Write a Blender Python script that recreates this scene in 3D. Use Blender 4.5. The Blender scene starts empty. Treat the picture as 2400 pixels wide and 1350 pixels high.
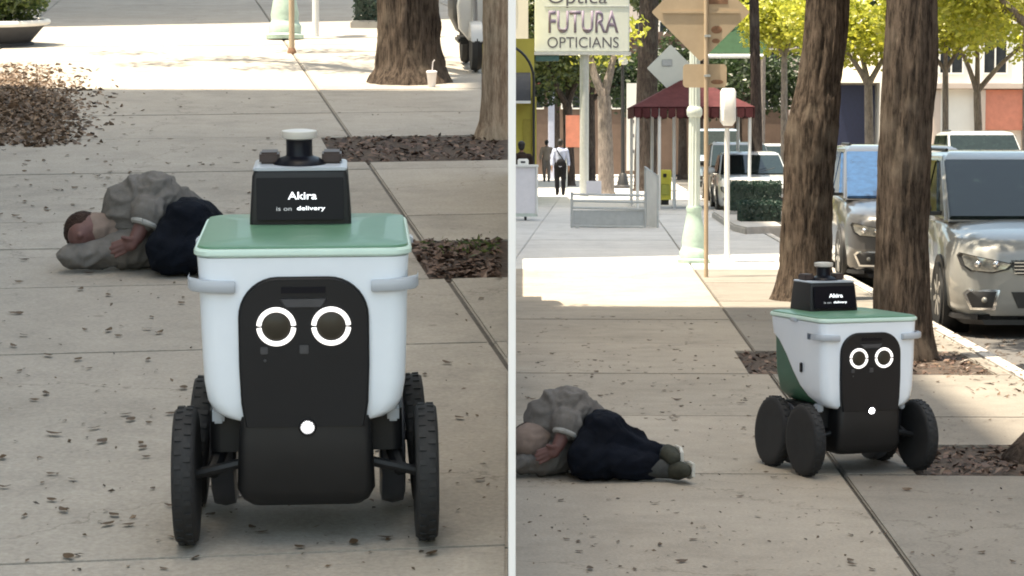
import bpy, bmesh, math, random
from mathutils import Vector, Matrix, noise

random.seed(7)
SC = bpy.context.scene
COL = SC.collection
rad = math.radians

# ------------------------------------------------------------------ camera
F = 5400.0                     # focal length in photo pixels (2400 wide)
H = 1.72                       # eye height over the lower pavement
PR = math.atan(345 / F)        # downward pitch of the camera
PL = math.atan(915 / F)        # pitch relative to the upper (sloping) pavement
cd = bpy.data.cameras.new('camera')
cam = bpy.data.objects.new('camera', cd)
COL.objects.link(cam)
cd.sensor_width = 36.0
cd.lens = F / 2400 * 36.0
cd.clip_start = 0.1
cd.clip_end = 2000
cam.location = (0, 0, H)
cam.rotation_euler = (math.pi / 2 - PR, 0, 0)
SC.camera = cam

# ------------------------------------------------------------------ sky, sun, exposure
SUN_EL = rad(75)
SUN_DIR = Vector((-0.94 * math.cos(SUN_EL), -0.34 * math.cos(SUN_EL), math.sin(SUN_EL))).normalized()
w = bpy.data.worlds.new('World')
SC.world = w
w.use_nodes = True
nt = w.node_tree
nt.nodes.clear()
sky = nt.nodes.new('ShaderNodeTexSky')
sky.sky_type = 'NISHITA'
sky.sun_disc = False
sky.sun_elevation = SUN_EL
sky.sun_rotation = rad(250)
sky.dust_density = 2.0
sky.air_density = 1.0
bg = nt.nodes.new('ShaderNodeBackground')
bg.inputs[1].default_value = 0.15
wo = nt.nodes.new('ShaderNodeOutputWorld')
tint = nt.nodes.new('ShaderNodeMix'); tint.data_type = 'RGBA'; tint.blend_type = 'MULTIPLY'; tint.inputs[0].default_value = 1
tint.inputs[7].default_value = (1.10, 1.0, 0.755, 1)          # white balance of the photograph
nt.links.new(sky.outputs[0], tint.inputs[6])
nt.links.new(tint.outputs[2], bg.inputs[0])
nt.links.new(bg.outputs[0], wo.inputs[0])
sl = bpy.data.lights.new('sun', 'SUN')
sl.energy = 3.6
sl.angle = rad(0.5)
sl.color = (1.0, 0.87, 0.68)
so = bpy.data.objects.new('sun', sl)
COL.objects.link(so)
so.rotation_euler = SUN_DIR.to_track_quat('Z', 'Y').to_euler()
so.location = (0, 0, 60)
SC.view_settings.view_transform = 'Standard'
SC.view_settings.look = 'None'
SC.view_settings.exposure = 1.88
SC.view_settings.gamma = 1.0
SC.view_settings.use_curve_mapping = False
SC.render.engine = 'CYCLES'
SC.cycles.max_bounces = 8
SC.cycles.filter_width = 1.9

# ------------------------------------------------------------------ placement helpers
def ray(px, py, p):
    vx, vy = (px - 1200) / F, (675 - py) / F
    return Vector((vx, math.cos(p) + vy * math.sin(p), -math.sin(p) + vy * math.cos(p)))
def at(px, py, d):             # a point of the lower street, d metres ahead
    r = ray(px, py, PR); t = d / r.y
    return Vector((r.x * t, d, H + r.z * t))
def gnd(px, py, z=0.0):        # the lower pavement under a photo point
    r = ray(px, py, PR); t = (z - H) / r.z
    return Vector((r.x * t, r.y * t, z))
def lat(px, py, d):
    r = ray(px, py, PL); t = d / r.y
    return Vector((r.x * t, d, H + r.z * t))
def lgnd(px, py, z=0.0):       # the upper pavement, in its own level frame
    r = ray(px, py, PL); t = (z - H) / r.z
    return Vector((r.x * t, r.y * t, z))
# the upper pavement climbs away from the viewer by the difference of the two pitches
UP = Matrix.Translation((0, 0, H)) @ Matrix.Rotation(PL - PR, 4, 'X') @ Matrix.Translation((0, 0, -H))
Rz = lambda a: Matrix.Rotation(a, 4, 'Z')
T = lambda *v: Matrix.Translation(v if len(v) == 3 else v[0])

# ------------------------------------------------------------------ materials
def mat(name, col, rough=0.6, metal=0.0, var=0.12, scale=9.0, bump=0.0, bscale=60.0, spec=0.5,
        emit=None, estr=1.0, col2=None, coat=0.0, trans=0.0, world=False, stretch=None, alpha=None):
    m = bpy.data.materials.new(name)
    m.use_nodes = True
    n, l = m.node_tree.nodes, m.node_tree.links
    b = n['Principled BSDF']
    b.inputs['Roughness'].default_value = rough
    b.inputs['Metallic'].default_value = metal
    b.inputs['Specular IOR Level'].default_value = spec
    b.inputs['Coat Weight'].default_value = coat
    if trans:
        b.inputs['Transmission Weight'].default_value = trans
    if world:
        g = n.new('ShaderNodeNewGeometry'); src = g.outputs['Position']
    else:
        g = n.new('ShaderNodeTexCoord'); src = g.outputs['Object']
    if stretch:
        mp = n.new('ShaderNodeMapping'); mp.inputs['Scale'].default_value = stretch
        l.new(src, mp.inputs[0]); src = mp.outputs[0]
    t = n.new('ShaderNodeTexNoise')
    t.inputs['Scale'].default_value = scale
    t.inputs['Detail'].default_value = 6
    t.inputs['Roughness'].default_value = 0.65
    l.new(src, t.inputs['Vector'])
    r = n.new('ShaderNodeValToRGB')
    c2 = col2 if col2 else tuple(min(1, c * (1 + var)) for c in col)
    c1 = col if col2 else tuple(c * (1 - var) for c in col)
    r.color_ramp.elements[0].position = 0.32
    r.color_ramp.elements[1].position = 0.68
    r.color_ramp.elements[0].color = (*c1, 1)
    r.color_ramp.elements[1].color = (*c2, 1)
    l.new(t.outputs['Fac'], r.inputs[0])
    l.new(r.outputs[0], b.inputs['Base Color'])
    if bump:
        t2 = n.new('ShaderNodeTexNoise'); t2.inputs['Scale'].default_value = bscale; t2.inputs['Detail'].default_value = 8
        l.new(src, t2.inputs['Vector'])
        bp = n.new('ShaderNodeBump'); bp.inputs['Strength'].default_value = bump; bp.inputs['Distance'].default_value = 0.02
        l.new(t2.outputs['Fac'], bp.inputs['Height']); l.new(bp.outputs[0], b.inputs['Normal'])
    if emit:
        b.inputs['Emission Color'].default_value = (*emit, 1)
        b.inputs['Emission Strength'].default_value = estr
    return m

def concrete(name, a, b_, tint):
    m = bpy.data.materials.new(name); m.use_nodes = True
    n, l = m.node_tree.nodes, m.node_tree.links
    bs = n['Principled BSDF']; bs.inputs['Roughness'].default_value = 0.85; bs.inputs['Specular IOR Level'].default_value = 0.3
    g = n.new('ShaderNodeNewGeometry'); oi = n.new('ShaderNodeObjectInfo')
    def nz(s, d=8, r=0.6):
        t = n.new('ShaderNodeTexNoise'); t.inputs['Scale'].default_value = s; t.inputs['Detail'].default_value = d
        t.inputs['Roughness'].default_value = r; l.new(g.outputs['Position'], t.inputs['Vector']); return t
    t1, t2, t3, t4 = nz(0.55), nz(4.5), nz(60, 4), nz(1.7, 10, 0.75)
    r1 = n.new('ShaderNodeValToRGB'); e = r1.color_ramp.elements
    e[0].position, e[1].position = 0.3, 0.7
    e[0].color, e[1].color = (*a, 1), (*b_, 1)
    l.new(t1.outputs['Fac'], r1.inputs[0])
    def mul(prev, t, lo, hi, p0=0.3, p1=0.7):
        r = n.new('ShaderNodeValToRGB'); q = r.color_ramp.elements
        q[0].position, q[1].position = p0, p1
        q[0].color, q[1].color = (lo, lo, lo, 1), (hi, hi, hi, 1)
        l.new(t.outputs[0], r.inputs[0])
        x = n.new('ShaderNodeMix'); x.data_type = 'RGBA'; x.blend_type = 'MULTIPLY'; x.inputs[0].default_value = 1
        l.new(prev, x.inputs[6]); l.new(r.outputs[0], x.inputs[7]); return x.outputs[2]
    c = mul(r1.outputs[0], t2, 0.92, 1.06)
    c = mul(c, t3, 0.85, 1.12)
    c = mul(c, t4, 0.86, 1.03, 0.34, 0.5)
    # hairline cracks and old gum spots
    vo = n.new('ShaderNodeTexVoronoi'); vo.feature = 'DISTANCE_TO_EDGE'; vo.inputs['Scale'].default_value = 0.42
    wp = n.new('ShaderNodeVectorMath'); wp.operation = 'ADD'
    ws = n.new('ShaderNodeVectorMath'); ws.operation = 'SCALE'; ws.inputs[3].default_value = 0.5
    l.new(t2.outputs['Color'], ws.inputs[0]); l.new(g.outputs['Position'], wp.inputs[0]); l.new(ws.outputs[0], wp.inputs[1]); l.new(wp.outputs[0], vo.inputs['Vector'])
    rc = n.new('ShaderNodeValToRGB'); q = rc.color_ramp.elements; q[0].position, q[1].position = 0.0, 0.004
    q[0].color, q[1].color = (0.55, 0.53, 0.5, 1), (1, 1, 1, 1)
    l.new(vo.outputs['Distance'], rc.inputs[0])
    vg = n.new('ShaderNodeTexVoronoi'); vg.inputs['Scale'].default_value = 2.3
    l.new(g.outputs['Position'], vg.inputs['Vector'])
    rg = n.new('ShaderNodeValToRGB'); q = rg.color_ramp.elements; q[0].position, q[1].position = 0.035, 0.06
    q[0].color, q[1].color = (0.62, 0.6, 0.58, 1), (1, 1, 1, 1)
    l.new(vg.outputs['Distance'], rg.inputs[0])
    for rr_ in (rc, rg):
        x = n.new('ShaderNodeMix'); x.data_type = 'RGBA'; x.blend_type = 'MULTIPLY'; x.inputs[0].default_value = 0.8
        l.new(c, x.inputs[6]); l.new(rr_.outputs[0], x.inputs[7]); c = x.outputs[2]
    # each slab was poured from its own batch
    mr = n.new('ShaderNodeMapRange'); mr.inputs[3].default_value = 0.93; mr.inputs[4].default_value = 1.06
    l.new(oi.outputs['Random'], mr.inputs[0])
    x = n.new('ShaderNodeVectorMath'); x.operation = 'SCALE'
    l.new(c, x.inputs[0]); l.new(mr.outputs[0], x.inputs[3])
    l.new(x.outputs[0], bs.inputs['Base Color'])
    bp = n.new('ShaderNodeBump'); bp.inputs['Strength'].default_value = 0.35; bp.inputs['Distance'].default_value = 0.01
    l.new(t3.outputs['Fac'], bp.inputs['Height']); l.new(bp.outputs[0], bs.inputs['Normal'])
    return m

def bark(name, a, b_, lich):
    m = bpy.data.materials.new(name); m.use_nodes = True
    n, l = m.node_tree.nodes, m.node_tree.links
    bs = n['Principled BSDF']; bs.inputs['Roughness'].default_value = 0.95; bs.inputs['Specular IOR Level'].default_value = 0.1
    tc = n.new('ShaderNodeTexCoord'); mp = n.new('ShaderNodeMapping'); mp.inputs['Scale'].default_value = (1.7, 1.7, 0.24)
    l.new(tc.outputs['Object'], mp.inputs[0])
    t = n.new('ShaderNodeTexNoise'); t.inputs['Scale'].default_value = 17; t.inputs['Detail'].default_value = 9; t.inputs['Roughness'].default_value = 0.78
    l.new(mp.outputs[0], t.inputs['Vector'])
    r = n.new('ShaderNodeValToRGB'); e = r.color_ramp.elements
    e[0].position, e[1].position = 0.40, 0.61
    e[0].color, e[1].color = (*a, 1), (*b_, 1)
    l.new(t.outputs['Fac'], r.inputs[0])
    t2 = n.new('ShaderNodeTexNoise'); t2.inputs['Scale'].default_value = 3.2; t2.inputs['Detail'].default_value = 8
    l.new(tc.outputs['Object'], t2.inputs['Vector'])
    r2 = n.new('ShaderNodeValToRGB'); q = r2.color_ramp.elements; q[0].position, q[1].position = 0.52, 0.68
    q[0].color, q[1].color = (0, 0, 0, 1), (0.55, 0.55, 0.55, 1)
    l.new(t2.outputs['Fac'], r2.inputs[0])
    x = n.new('ShaderNodeMix'); x.data_type = 'RGBA'
    l.new(r2.outputs[0], x.inputs[0]); l.new(r.outputs[0], x.inputs[6]); x.inputs[7].default_value = (*lich, 1)
    l.new(x.outputs[2], bs.inputs['Base Color'])
    bp = n.new('ShaderNodeBump'); bp.inputs['Strength'].default_value = 1.0; bp.inputs['Distance'].default_value = 0.05
    l.new(t.outputs['Fac'], bp.inputs['Height']); l.new(bp.outputs[0], bs.inputs['Normal'])
    return m

def foliage(name, a, b_, tr=0.5):
    m = bpy.data.materials.new(name); m.use_nodes = True
    n, l = m.node_tree.nodes, m.node_tree.links
    n.remove(n['Principled BSDF'])
    out = n['Material Output']
    g = n.new('ShaderNodeNewGeometry')
    r = n.new('ShaderNodeValToRGB'); e = r.color_ramp.elements
    e[0].color, e[1].color = (*a, 1), (*b_, 1)
    l.new(g.outputs['Random Per Island'], r.inputs[0])
    d = n.new('ShaderNodeBsdfDiffuse'); t = n.new('ShaderNodeBsdfTranslucent')
    l.new(r.outputs[0], d.inputs[0]); l.new(r.outputs[0], t.inputs[0])
    x = n.new('ShaderNodeMixShader'); x.inputs[0].default_value = tr
    l.new(d.outputs[0], x.inputs[1]); l.new(t.outputs[0], x.inputs[2])
    gl = n.new('ShaderNodeBsdfGlossy'); gl.inputs['Roughness'].default_value = 0.4
    x2 = n.new('ShaderNodeMixShader'); x2.inputs[0].default_value = 0.05
    l.new(x.outputs[0], x2.inputs[1]); l.new(gl.outputs[0], x2.inputs[2])
    l.new(x2.outputs[0], out.inputs['Surface'])
    return m

M = {}
M['slab'] = concrete('pavement concrete', (0.285, 0.252, 0.207), (0.355, 0.318, 0.265), 0)
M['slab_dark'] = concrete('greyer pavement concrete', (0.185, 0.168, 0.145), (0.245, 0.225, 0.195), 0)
M['slab_up'] = concrete('upper pavement concrete', (0.30, 0.275, 0.24), (0.37, 0.343, 0.303), 0)
M['slab_far'] = concrete('brightened far pavement concrete', (0.46, 0.45, 0.435), (0.56, 0.55, 0.53), 0)  # far slabs lightened so their shaded stretch looks more brightly lit
M['bed'] = mat('joint bedding', (0.10, 0.09, 0.08), 0.95, var=0.3, world=True)
M['wall_bounce'] = mat('white light bouncing retaining face', (0.78, 0.76, 0.72), 0.85, var=0.05, world=True, scale=1.5)  # bank face made white to bounce skylight onto the lower pavement
M['wall_conc'] = mat('retaining concrete', (0.36, 0.35, 0.33), 0.9, var=0.15, world=True, scale=2)
M['kerb'] = mat('kerb concrete', (0.42, 0.40, 0.37), 0.9, var=0.15, world=True, scale=5, bump=0.2)
M['asphalt'] = mat('asphalt', (0.11, 0.105, 0.10), 0.9, var=0.2, world=True, scale=3, bump=0.3, bscale=120)
M['ground'] = mat('ground', (0.20, 0.19, 0.17), 0.95, var=0.2, world=True, scale=0.3)
M['soil'] = mat('soil', (0.035, 0.026, 0.02), 0.95, col2=(0.09, 0.065, 0.05), world=True, scale=14, bump=0.8, bscale=50)
M['mulch'] = foliage('mulch chips', (0.04, 0.025, 0.018), (0.17, 0.11, 0.085), 0.0)
M['dry_leaf'] = foliage('dry leaves', (0.035, 0.026, 0.018), (0.13, 0.085, 0.05), 0.1)
M['litter'] = foliage('leaf litter', (0.05, 0.035, 0.025), (0.22, 0.15, 0.10), 0.1)
M['divider_white'] = mat('white divider paint', (0.90, 0.90, 0.90), 0.6, var=0.01)
M['robot_white'] = mat('white robot plastic', (0.80, 0.87, 0.96), 0.28, var=0.015, coat=0.4)
M['robot_grey'] = mat('pale grey plastic', (0.42, 0.46, 0.52), 0.4, var=0.03)
M['robot_green'] = mat('green lid', (0.105, 0.235, 0.15), 0.42, var=0.05, coat=0.1)
M['robot_green2'] = mat('deep green panel', (0.035, 0.12, 0.07), 0.4, var=0.05)
M['robot_mint'] = mat('mint lid rim', (0.55, 0.72, 0.66), 0.35, var=0.03)
M['robot_black'] = mat('black robot plastic', (0.006, 0.007, 0.010), 0.45, var=0.15, scale=3, spec=0.35)
M['robot_dark'] = mat('dark grey chassis', (0.006, 0.0065, 0.008), 0.55, var=0.2)
M['screen'] = mat('screen glass', (0.003, 0.004, 0.009), 0.35, var=0.05, spec=0.2)
M['lens'] = mat('lens glass', (0.042, 0.036, 0.027), 0.35, var=0.1, spec=0.25)
M['ring'] = mat('lit eye ring', (0.9, 0.9, 0.9), 0.5, emit=(1, 0.95, 0.90), estr=0.42)
M['spot'] = mat('lit headlight', (0.9, 0.9, 0.9), 0.5, emit=(1, 0.98, 0.96), estr=9)
M['glow_text'] = mat('lit letters', (0.8, 0.8, 0.8), 0.5, emit=(0.9, 0.95, 1), estr=0.5)
M['glow_dim'] = mat('dim letters', (0.3, 0.3, 0.3), 0.5, emit=(0.8, 0.85, 0.9), estr=0.12)
M['tyre'] = mat('tyre rubber', (0.014, 0.015, 0.017), 0.75, var=0.2, scale=20)
M['hub'] = mat('wheel hub', (0.05, 0.052, 0.06), 0.45, var=0.1)
M['drum'] = mat('motor drum', (0.06, 0.065, 0.08), 0.35, var=0.1)
M['steel'] = mat('brushed steel', (0.5, 0.5, 0.5), 0.35, metal=0.9, var=0.08)
M['lidar_cap'] = mat('pale lidar cap', (0.55, 0.52, 0.48), 0.3, var=0.03)
M['skin'] = mat('skin', (0.115, 0.054, 0.048), 0.6, var=0.15, scale=25)
M['skin2'] = mat('tan skin', (0.34, 0.19, 0.13), 0.6, var=0.1, scale=25)
M['sweater'] = mat('grey knit', (0.155, 0.146, 0.138), 0.95, var=0.18, scale=12, bump=0.4, bscale=220, spec=0.12)
M['cuff'] = mat('pale knit cuff', (0.33, 0.33, 0.32), 0.95, var=0.1, bump=0.4, bscale=200, spec=0.12)
M['navy'] = mat('dark navy cloth', (0.0045, 0.0065, 0.012), 0.85, var=0.35, scale=10, bump=0.3, bscale=150, spec=0.12)
M['hood'] = mat('tan hood cloth', (0.22, 0.17, 0.145), 0.9, var=0.12, scale=16, spec=0.12)
M['hair'] = mat('dark brown hair', (0.035, 0.021, 0.017), 0.7, var=0.35, scale=30, bump=0.6, bscale=120, spec=0.12)
M['black_hair'] = mat('black hair', (0.012, 0.01, 0.01), 0.6, var=0.3)
M['shoe'] = mat('grey canvas shoe', (0.045, 0.047, 0.038), 0.8, var=0.2, scale=20, spec=0.12)
M['sole'] = mat('pale rubber sole', (0.55, 0.54, 0.5), 0.7, var=0.1)
M['sock'] = mat('grey sock', (0.055, 0.058, 0.058), 0.95, var=0.15, scale=20, spec=0.12)
M['bark'] = bark('pine bark', (0.026, 0.020, 0.016), (0.15, 0.115, 0.09), (0.20, 0.165, 0.13))
M['bark_pale'] = bark('pale peeling bark', (0.24, 0.17, 0.12), (0.60, 0.47, 0.35), (0.62, 0.53, 0.40))
M['bark_dark'] = bark('dark bark', (0.03, 0.024, 0.022), (0.10, 0.08, 0.07), (0.11, 0.1, 0.09))
M['bark_grey'] = bark('grey bark', (0.14, 0.12, 0.11), (0.34, 0.29, 0.26), (0.36, 0.31, 0.27))
M['leaf_dark'] = foliage('dark green leaves', (0.018, 0.035, 0.014), (0.055, 0.09, 0.03))
M['leaf_lime'] = foliage('lime green leaves', (0.30, 0.34, 0.04), (0.60, 0.58, 0.08), 0.6)
M['leaf_mid'] = foliage('mid green leaves', (0.04, 0.07, 0.022), (0.17, 0.2, 0.05), 0.5)
M['hedge'] = foliage('hedge leaves', (0.012, 0.035, 0.026), (0.04, 0.075, 0.05), 0.3)
M['shrub'] = foliage('shrub leaves', (0.03, 0.07, 0.025), (0.16, 0.2, 0.05), 0.5)
M['white_metal'] = mat('white painted metal', (0.74, 0.74, 0.72), 0.45, var=0.06, scale=4)
M['mint_metal'] = mat('pale green lamp paint', (0.55, 0.61, 0.56), 0.5, var=0.1, scale=4)
M['green_metal'] = mat('green lamp base paint', (0.38, 0.50, 0.43), 0.5, var=0.15, scale=6)
M['grey_metal'] = mat('grey painted metal', (0.42, 0.44, 0.44), 0.5, var=0.08)
M['black_metal'] = mat('black painted metal', (0.02, 0.02, 0.022), 0.5, var=0.1)
M['tan_metal'] = mat('weathered tan sign back', (0.44, 0.345, 0.235), 0.6, var=0.1, scale=3)
M['tan_rust'] = mat('rust stain sticker', (0.22, 0.12, 0.07), 0.7, var=0.3, scale=20)
M['sign_white'] = mat('sign face', (0.62, 0.64, 0.58), 0.5, var=0.05, scale=2)
M['sign_ink'] = mat('sign ink', (0.09, 0.085, 0.10), 0.6, var=0.1)
M['sign_violet'] = mat('violet grey ink', (0.15, 0.12, 0.17), 0.6, col2=(0.24, 0.2, 0.27), scale=1.5)
M['teal'] = mat('teal bracket', (0.05, 0.13, 0.15), 0.5)
M['yellow_wall'] = mat('yellow plaster', (0.46, 0.39, 0.07), 0.85, var=0.1, scale=1.5)
M['cream_wall'] = mat('cream plaster', (0.62, 0.57, 0.46), 0.85, var=0.08, scale=0.8)
M['pink_wall'] = mat('pale pink plaster', (0.50, 0.42, 0.37), 0.85, var=0.06, scale=0.8)
M['white_plaster'] = mat('white plaster', (0.74, 0.73, 0.70), 0.85, var=0.05, scale=0.8)
M['brown_wall'] = mat('brown brick', (0.13, 0.09, 0.07), 0.9, var=0.15, scale=1.5)
M['tower'] = mat('tower facade', (0.68, 0.64, 0.57), 0.8, var=0.05, scale=0.5)  # unseen facades kept pale to bounce light into the shade
M['slate'] = mat('slate grey awning', (0.06, 0.062, 0.07), 0.8, var=0.1)
M['red_cloth'] = mat('maroon canvas', (0.085, 0.028, 0.03), 0.8, var=0.2, scale=6, spec=0.12)
M['red_panel'] = mat('coral red panel', (0.50, 0.19, 0.13), 0.7, var=0.12, scale=3)
M['coral'] = mat('coral poster', (0.72, 0.27, 0.18), 0.7, var=0.15, scale=2)
M['disc_red'] = mat('red round sign', (0.42, 0.12, 0.10), 0.5, var=0.1)
M['lilac'] = mat('pale lilac paint', (0.46, 0.49, 0.62), 0.6, var=0.06)
M['green_cloth'] = mat('green awning canvas', (0.022, 0.05, 0.026), 0.8, var=0.15, scale=3, spec=0.12)
M['news_yellow'] = mat('yellow box paint', (0.60, 0.58, 0.07), 0.5, var=0.06)
M['navy_panel'] = mat('navy shopfront', (0.012, 0.018, 0.055), 0.6, var=0.2)
M['shop_glass'] = mat('shop window glass', (0.03, 0.035, 0.04), 0.08, var=0.3, scale=2)
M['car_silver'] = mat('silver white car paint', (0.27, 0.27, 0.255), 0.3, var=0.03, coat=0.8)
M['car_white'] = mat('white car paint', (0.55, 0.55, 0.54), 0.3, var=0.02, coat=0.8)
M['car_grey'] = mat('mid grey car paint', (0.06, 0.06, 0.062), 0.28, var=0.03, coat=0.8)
M['car_dark'] = mat('dark grey car paint', (0.05, 0.052, 0.058), 0.3, var=0.05, coat=0.8)
M['car_blue'] = mat('pale blue car paint', (0.35, 0.45, 0.55), 0.3, var=0.03, coat=0.8)
M['car_glass'] = mat('car glass', (0.010, 0.017, 0.016), 0.06, var=0.3, spec=0.22)
M['car_glass_sky'] = mat('car glass with painted sky reflection', (0.02, 0.06, 0.14), 0.05, var=0.3, spec=1.0)  # blue of the reflected sky is put into the glass colour
M['car_black'] = mat('black car trim', (0.012, 0.012, 0.013), 0.5, var=0.2)
M['chrome'] = mat('chrome', (0.7, 0.7, 0.7), 0.15, metal=1.0, var=0.05)
M['lamp_glass'] = mat('headlamp glass', (0.28, 0.28, 0.26), 0.1, metal=0.4, var=0.4, scale=25)
M['rim'] = mat('alloy rim', (0.45, 0.44, 0.42), 0.35, metal=0.7, var=0.1)
M['paper'] = mat('white paper cup', (0.78, 0.74, 0.72), 0.7, var=0.05)
M['straw'] = mat('pale straw', (0.75, 0.7, 0.68), 0.6, var=0.05)
M['blue_shirt'] = mat('pale blue shirt', (0.42, 0.46, 0.62), 0.9, var=0.1, spec=0.12)
M['tan_shirt'] = mat('taupe shirt', (0.26, 0.22, 0.19), 0.9, var=0.1, spec=0.12)
M['taupe'] = mat('taupe trousers', (0.20, 0.175, 0.16), 0.9, var=0.12, spec=0.12)
M['black_cloth'] = mat('black cloth', (0.016, 0.016, 0.02), 0.9, var=0.2, spec=0.12)
M['brown_cloth'] = mat('dark brown cloth', (0.04, 0.028, 0.022), 0.9, var=0.2, spec=0.12)
M['cart_white'] = mat('white cart panel', (0.74, 0.72, 0.76), 0.6, var=0.04)
M['haze'] = None

# ------------------------------------------------------------------ mesh helpers
class MB:
    def __init__(s): s.v = []; s.f = []
    def add(s, vs, fs, mx=None):
        o = len(s.v)
        s.v += [tuple(mx @ Vector(p)) if mx else tuple(p) for p in vs]
        s.f += [tuple(i + o for i in f) for f in fs]
        return s
    def box(s, x0, x1, y0, y1, z0, z1, mx=None):
        return s.add([(x0, y0, z0), (x1, y0, z0), (x1, y1, z0), (x0, y1, z0), (x0, y0, z1), (x1, y0, z1), (x1, y1, z1), (x0, y1, z1)],
                     [(3, 2, 1, 0), (4, 5, 6, 7), (0, 1, 5, 4), (1, 2, 6, 5), (2, 3, 7, 6), (3, 0, 4, 7)], mx)
    def rings(s, rings, mx=None, cap=True):
        n = len(rings[0]); vs = [p for r in rings for p in r]; fs = []
        for i in range(len(rings) - 1):
            for j in range(n):
                k = (j + 1) % n
                fs.append((i * n + j, i * n + k, (i + 1) * n + k, (i + 1) * n + j))
        if cap:
            fs.append(tuple(reversed(range(n)))); b = (len(rings) - 1) * n
            fs.append(tuple(b + j for j in range(n)))
        return s.add(vs, fs, mx)
    def tube(s, pts, r, n=10, mx=None, cap=True):
        pts = [Vector(p) for p in pts]
        rs = r if isinstance(r, (list, tuple)) else [r] * len(pts)
        rings = []; up = None
        for i, p in enumerate(pts):
            d = (pts[min(i + 1, len(pts) - 1)] - pts[max(i - 1, 0)]).normalized()
            if up is None:
                up = Vector((0, 1, 0)) if abs(d.y) < 0.9 else Vector((1, 0, 0))
            a = d.cross(up).normalized(); b = a.cross(d).normalized(); up = b
            rings.append([p + (a * math.cos(t) + b * math.sin(t)) * rs[i] for t in [2 * math.pi * j / n for j in range(n)]])
        return s.rings(rings, mx, cap)
    def lathe(s, prof, n=24, mx=None):
        rings = [[(r * math.cos(2 * math.pi * j / n), r * math.sin(2 * math.pi * j / n), z) for j in range(n)] for r, z in prof]
        return s.rings(rings, mx)
    def prism(s, poly, a, b, plane='xz', mx=None):
        def P(u, v, h): return (u, h, v) if plane == 'xz' else ((h, u, v) if plane == 'yz' else (u, v, h))
        n = len(poly)
        return s.add([P(u, v, a) for u, v in poly] + [P(u, v, b) for u, v in poly],
                     [tuple(range(n)), tuple(reversed(range(n, 2 * n)))] + [(i, i + n, (i + 1) % n + n, (i + 1) % n) for i in range(n)], mx)
    def ball(s, c, r, nu=14, nv=9, mx=None):
        if not isinstance(r, (list, tuple)): r = (r, r, r)
        rings = []
        for i in range(1, nv):
            t = math.pi * i / nv
            rings.append([(c[0] + r[0] * math.sin(t) * math.cos(2 * math.pi * j / nu), c[1] + r[1] * math.sin(t) * math.sin(2 * math.pi * j / nu), c[2] - r[2] * math.cos(t)) for j in range(nu)])
        return s.rings(rings, mx)

def mesh_of(mb, bevel=0.0, seg=2, smooth=True, ang=40):
    me = bpy.data.meshes.new('mesh')
    me.from_pydata(mb.v, [], mb.f)
    bm = bmesh.new(); bm.from_mesh(me)
    bmesh.ops.recalc_face_normals(bm, faces=bm.faces)
    if bevel:
        es = [e for e in bm.edges if len(e.link_faces) == 2 and e.calc_face_angle(0) > 0.5]
        bmesh.ops.bevel(bm, geom=es, offset=bevel, segments=seg, affect='EDGES', clamp_overlap=True)
    bm.to_mesh(me); bm.free()
    if smooth:
        me.polygons.foreach_set('use_smooth', [True] * len(me.polygons))
        me.set_sharp_from_angle(angle=rad(ang))
    return me

def link(name, me, m, parent=None, mx=None):
    o = bpy.data.objects.new(name, me)
    COL.objects.link(o)
    if m is not None and me is not None and not me.materials: me.materials.append(m)
    if parent is not None: o.parent = parent
    if mx is not None: o.matrix_basis = mx
    return o
def obj(name, mb, m, parent=None, mx=None, bevel=0.0, seg=2, smooth=True, ang=40):
    me = mesh_of(mb, bevel, seg, smooth, ang); me.name = name
    return link(name, me, m, parent, mx)
def thing(name, label, cat, mx, group=None):
    o = bpy.data.objects.new(name, None)
    COL.objects.link(o); o.empty_display_size = 0.1
    o.matrix_basis = mx
    return tag(o, label, cat, group)
def tag(o, label, cat, group=None):
    o['label'] = label; o['category'] = cat
    if group: o['group'] = group
    return o
def kind(o, k): o['kind'] = k; return o
def copy_tree(o, parent=None, mx=None, label=None):
    c = o.copy(); COL.objects.link(c); c.parent = parent
    if mx is not None: c.matrix_basis = mx
    if label: c['label'] = label
    for ch in list(o.children): copy_tree(ch, c)
    return c

def rrect(hx, y0, y1, r, z, n=5):       # rounded rectangle ring
    pts = []
    r = min(r, hx * 0.99, (y1 - y0) / 2 * 0.99)
    for cx, cy, a0 in ((hx - r, y1 - r, 0), (-hx + r, y1 - r, 90), (-hx + r, y0 + r, 180), (hx - r, y0 + r, 270)):
        for i in range(n + 1):
            a = rad(a0 + 90 * i / n)
            pts.append((cx + r * math.cos(a), cy + r * math.sin(a), z))
    return pts

DG = None
def text(name, body, m, parent, mx, width, height, extrude=0.002, bold=0.0):
    cu = bpy.data.curves.new('t', 'FONT'); cu.body = body; cu.size = 1; cu.extrude = 0.0; cu.offset = bold
    o = bpy.data.objects.new('t', cu); COL.objects.link(o)
    bpy.context.view_layer.update()
    me = bpy.data.meshes.new_from_object(o.evaluated_get(bpy.context.evaluated_depsgraph_get()))
    bpy.data.objects.remove(o)
    xs = [v.co.x for v in me.vertices]; ys = [v.co.y for v in me.vertices]
    sx = width / (max(xs) - min(xs)); sy = height / (max(ys) - min(ys))
    x0, y0 = (max(xs) + min(xs)) / 2, (max(ys) + min(ys)) / 2
    for v in me.vertices:
        v.co = ((v.co.x - x0) * sx, 0, (v.co.y - y0) * sy)
    bm = bmesh.new(); bm.from_mesh(me)
    g = bmesh.ops.extrude_face_region(bm, geom=bm.faces[:])
    bmesh.ops.translate(bm, verts=[e for e in g['geom'] if isinstance(e, bmesh.types.BMVert)], vec=(0, -extrude, 0))
    bmesh.ops.recalc_face_normals(bm, faces=bm.faces)
    bm.to_mesh(me); bm.free(); me.name = name
    me.materials.clear()
    return link(name, me, m, parent, mx)

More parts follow.
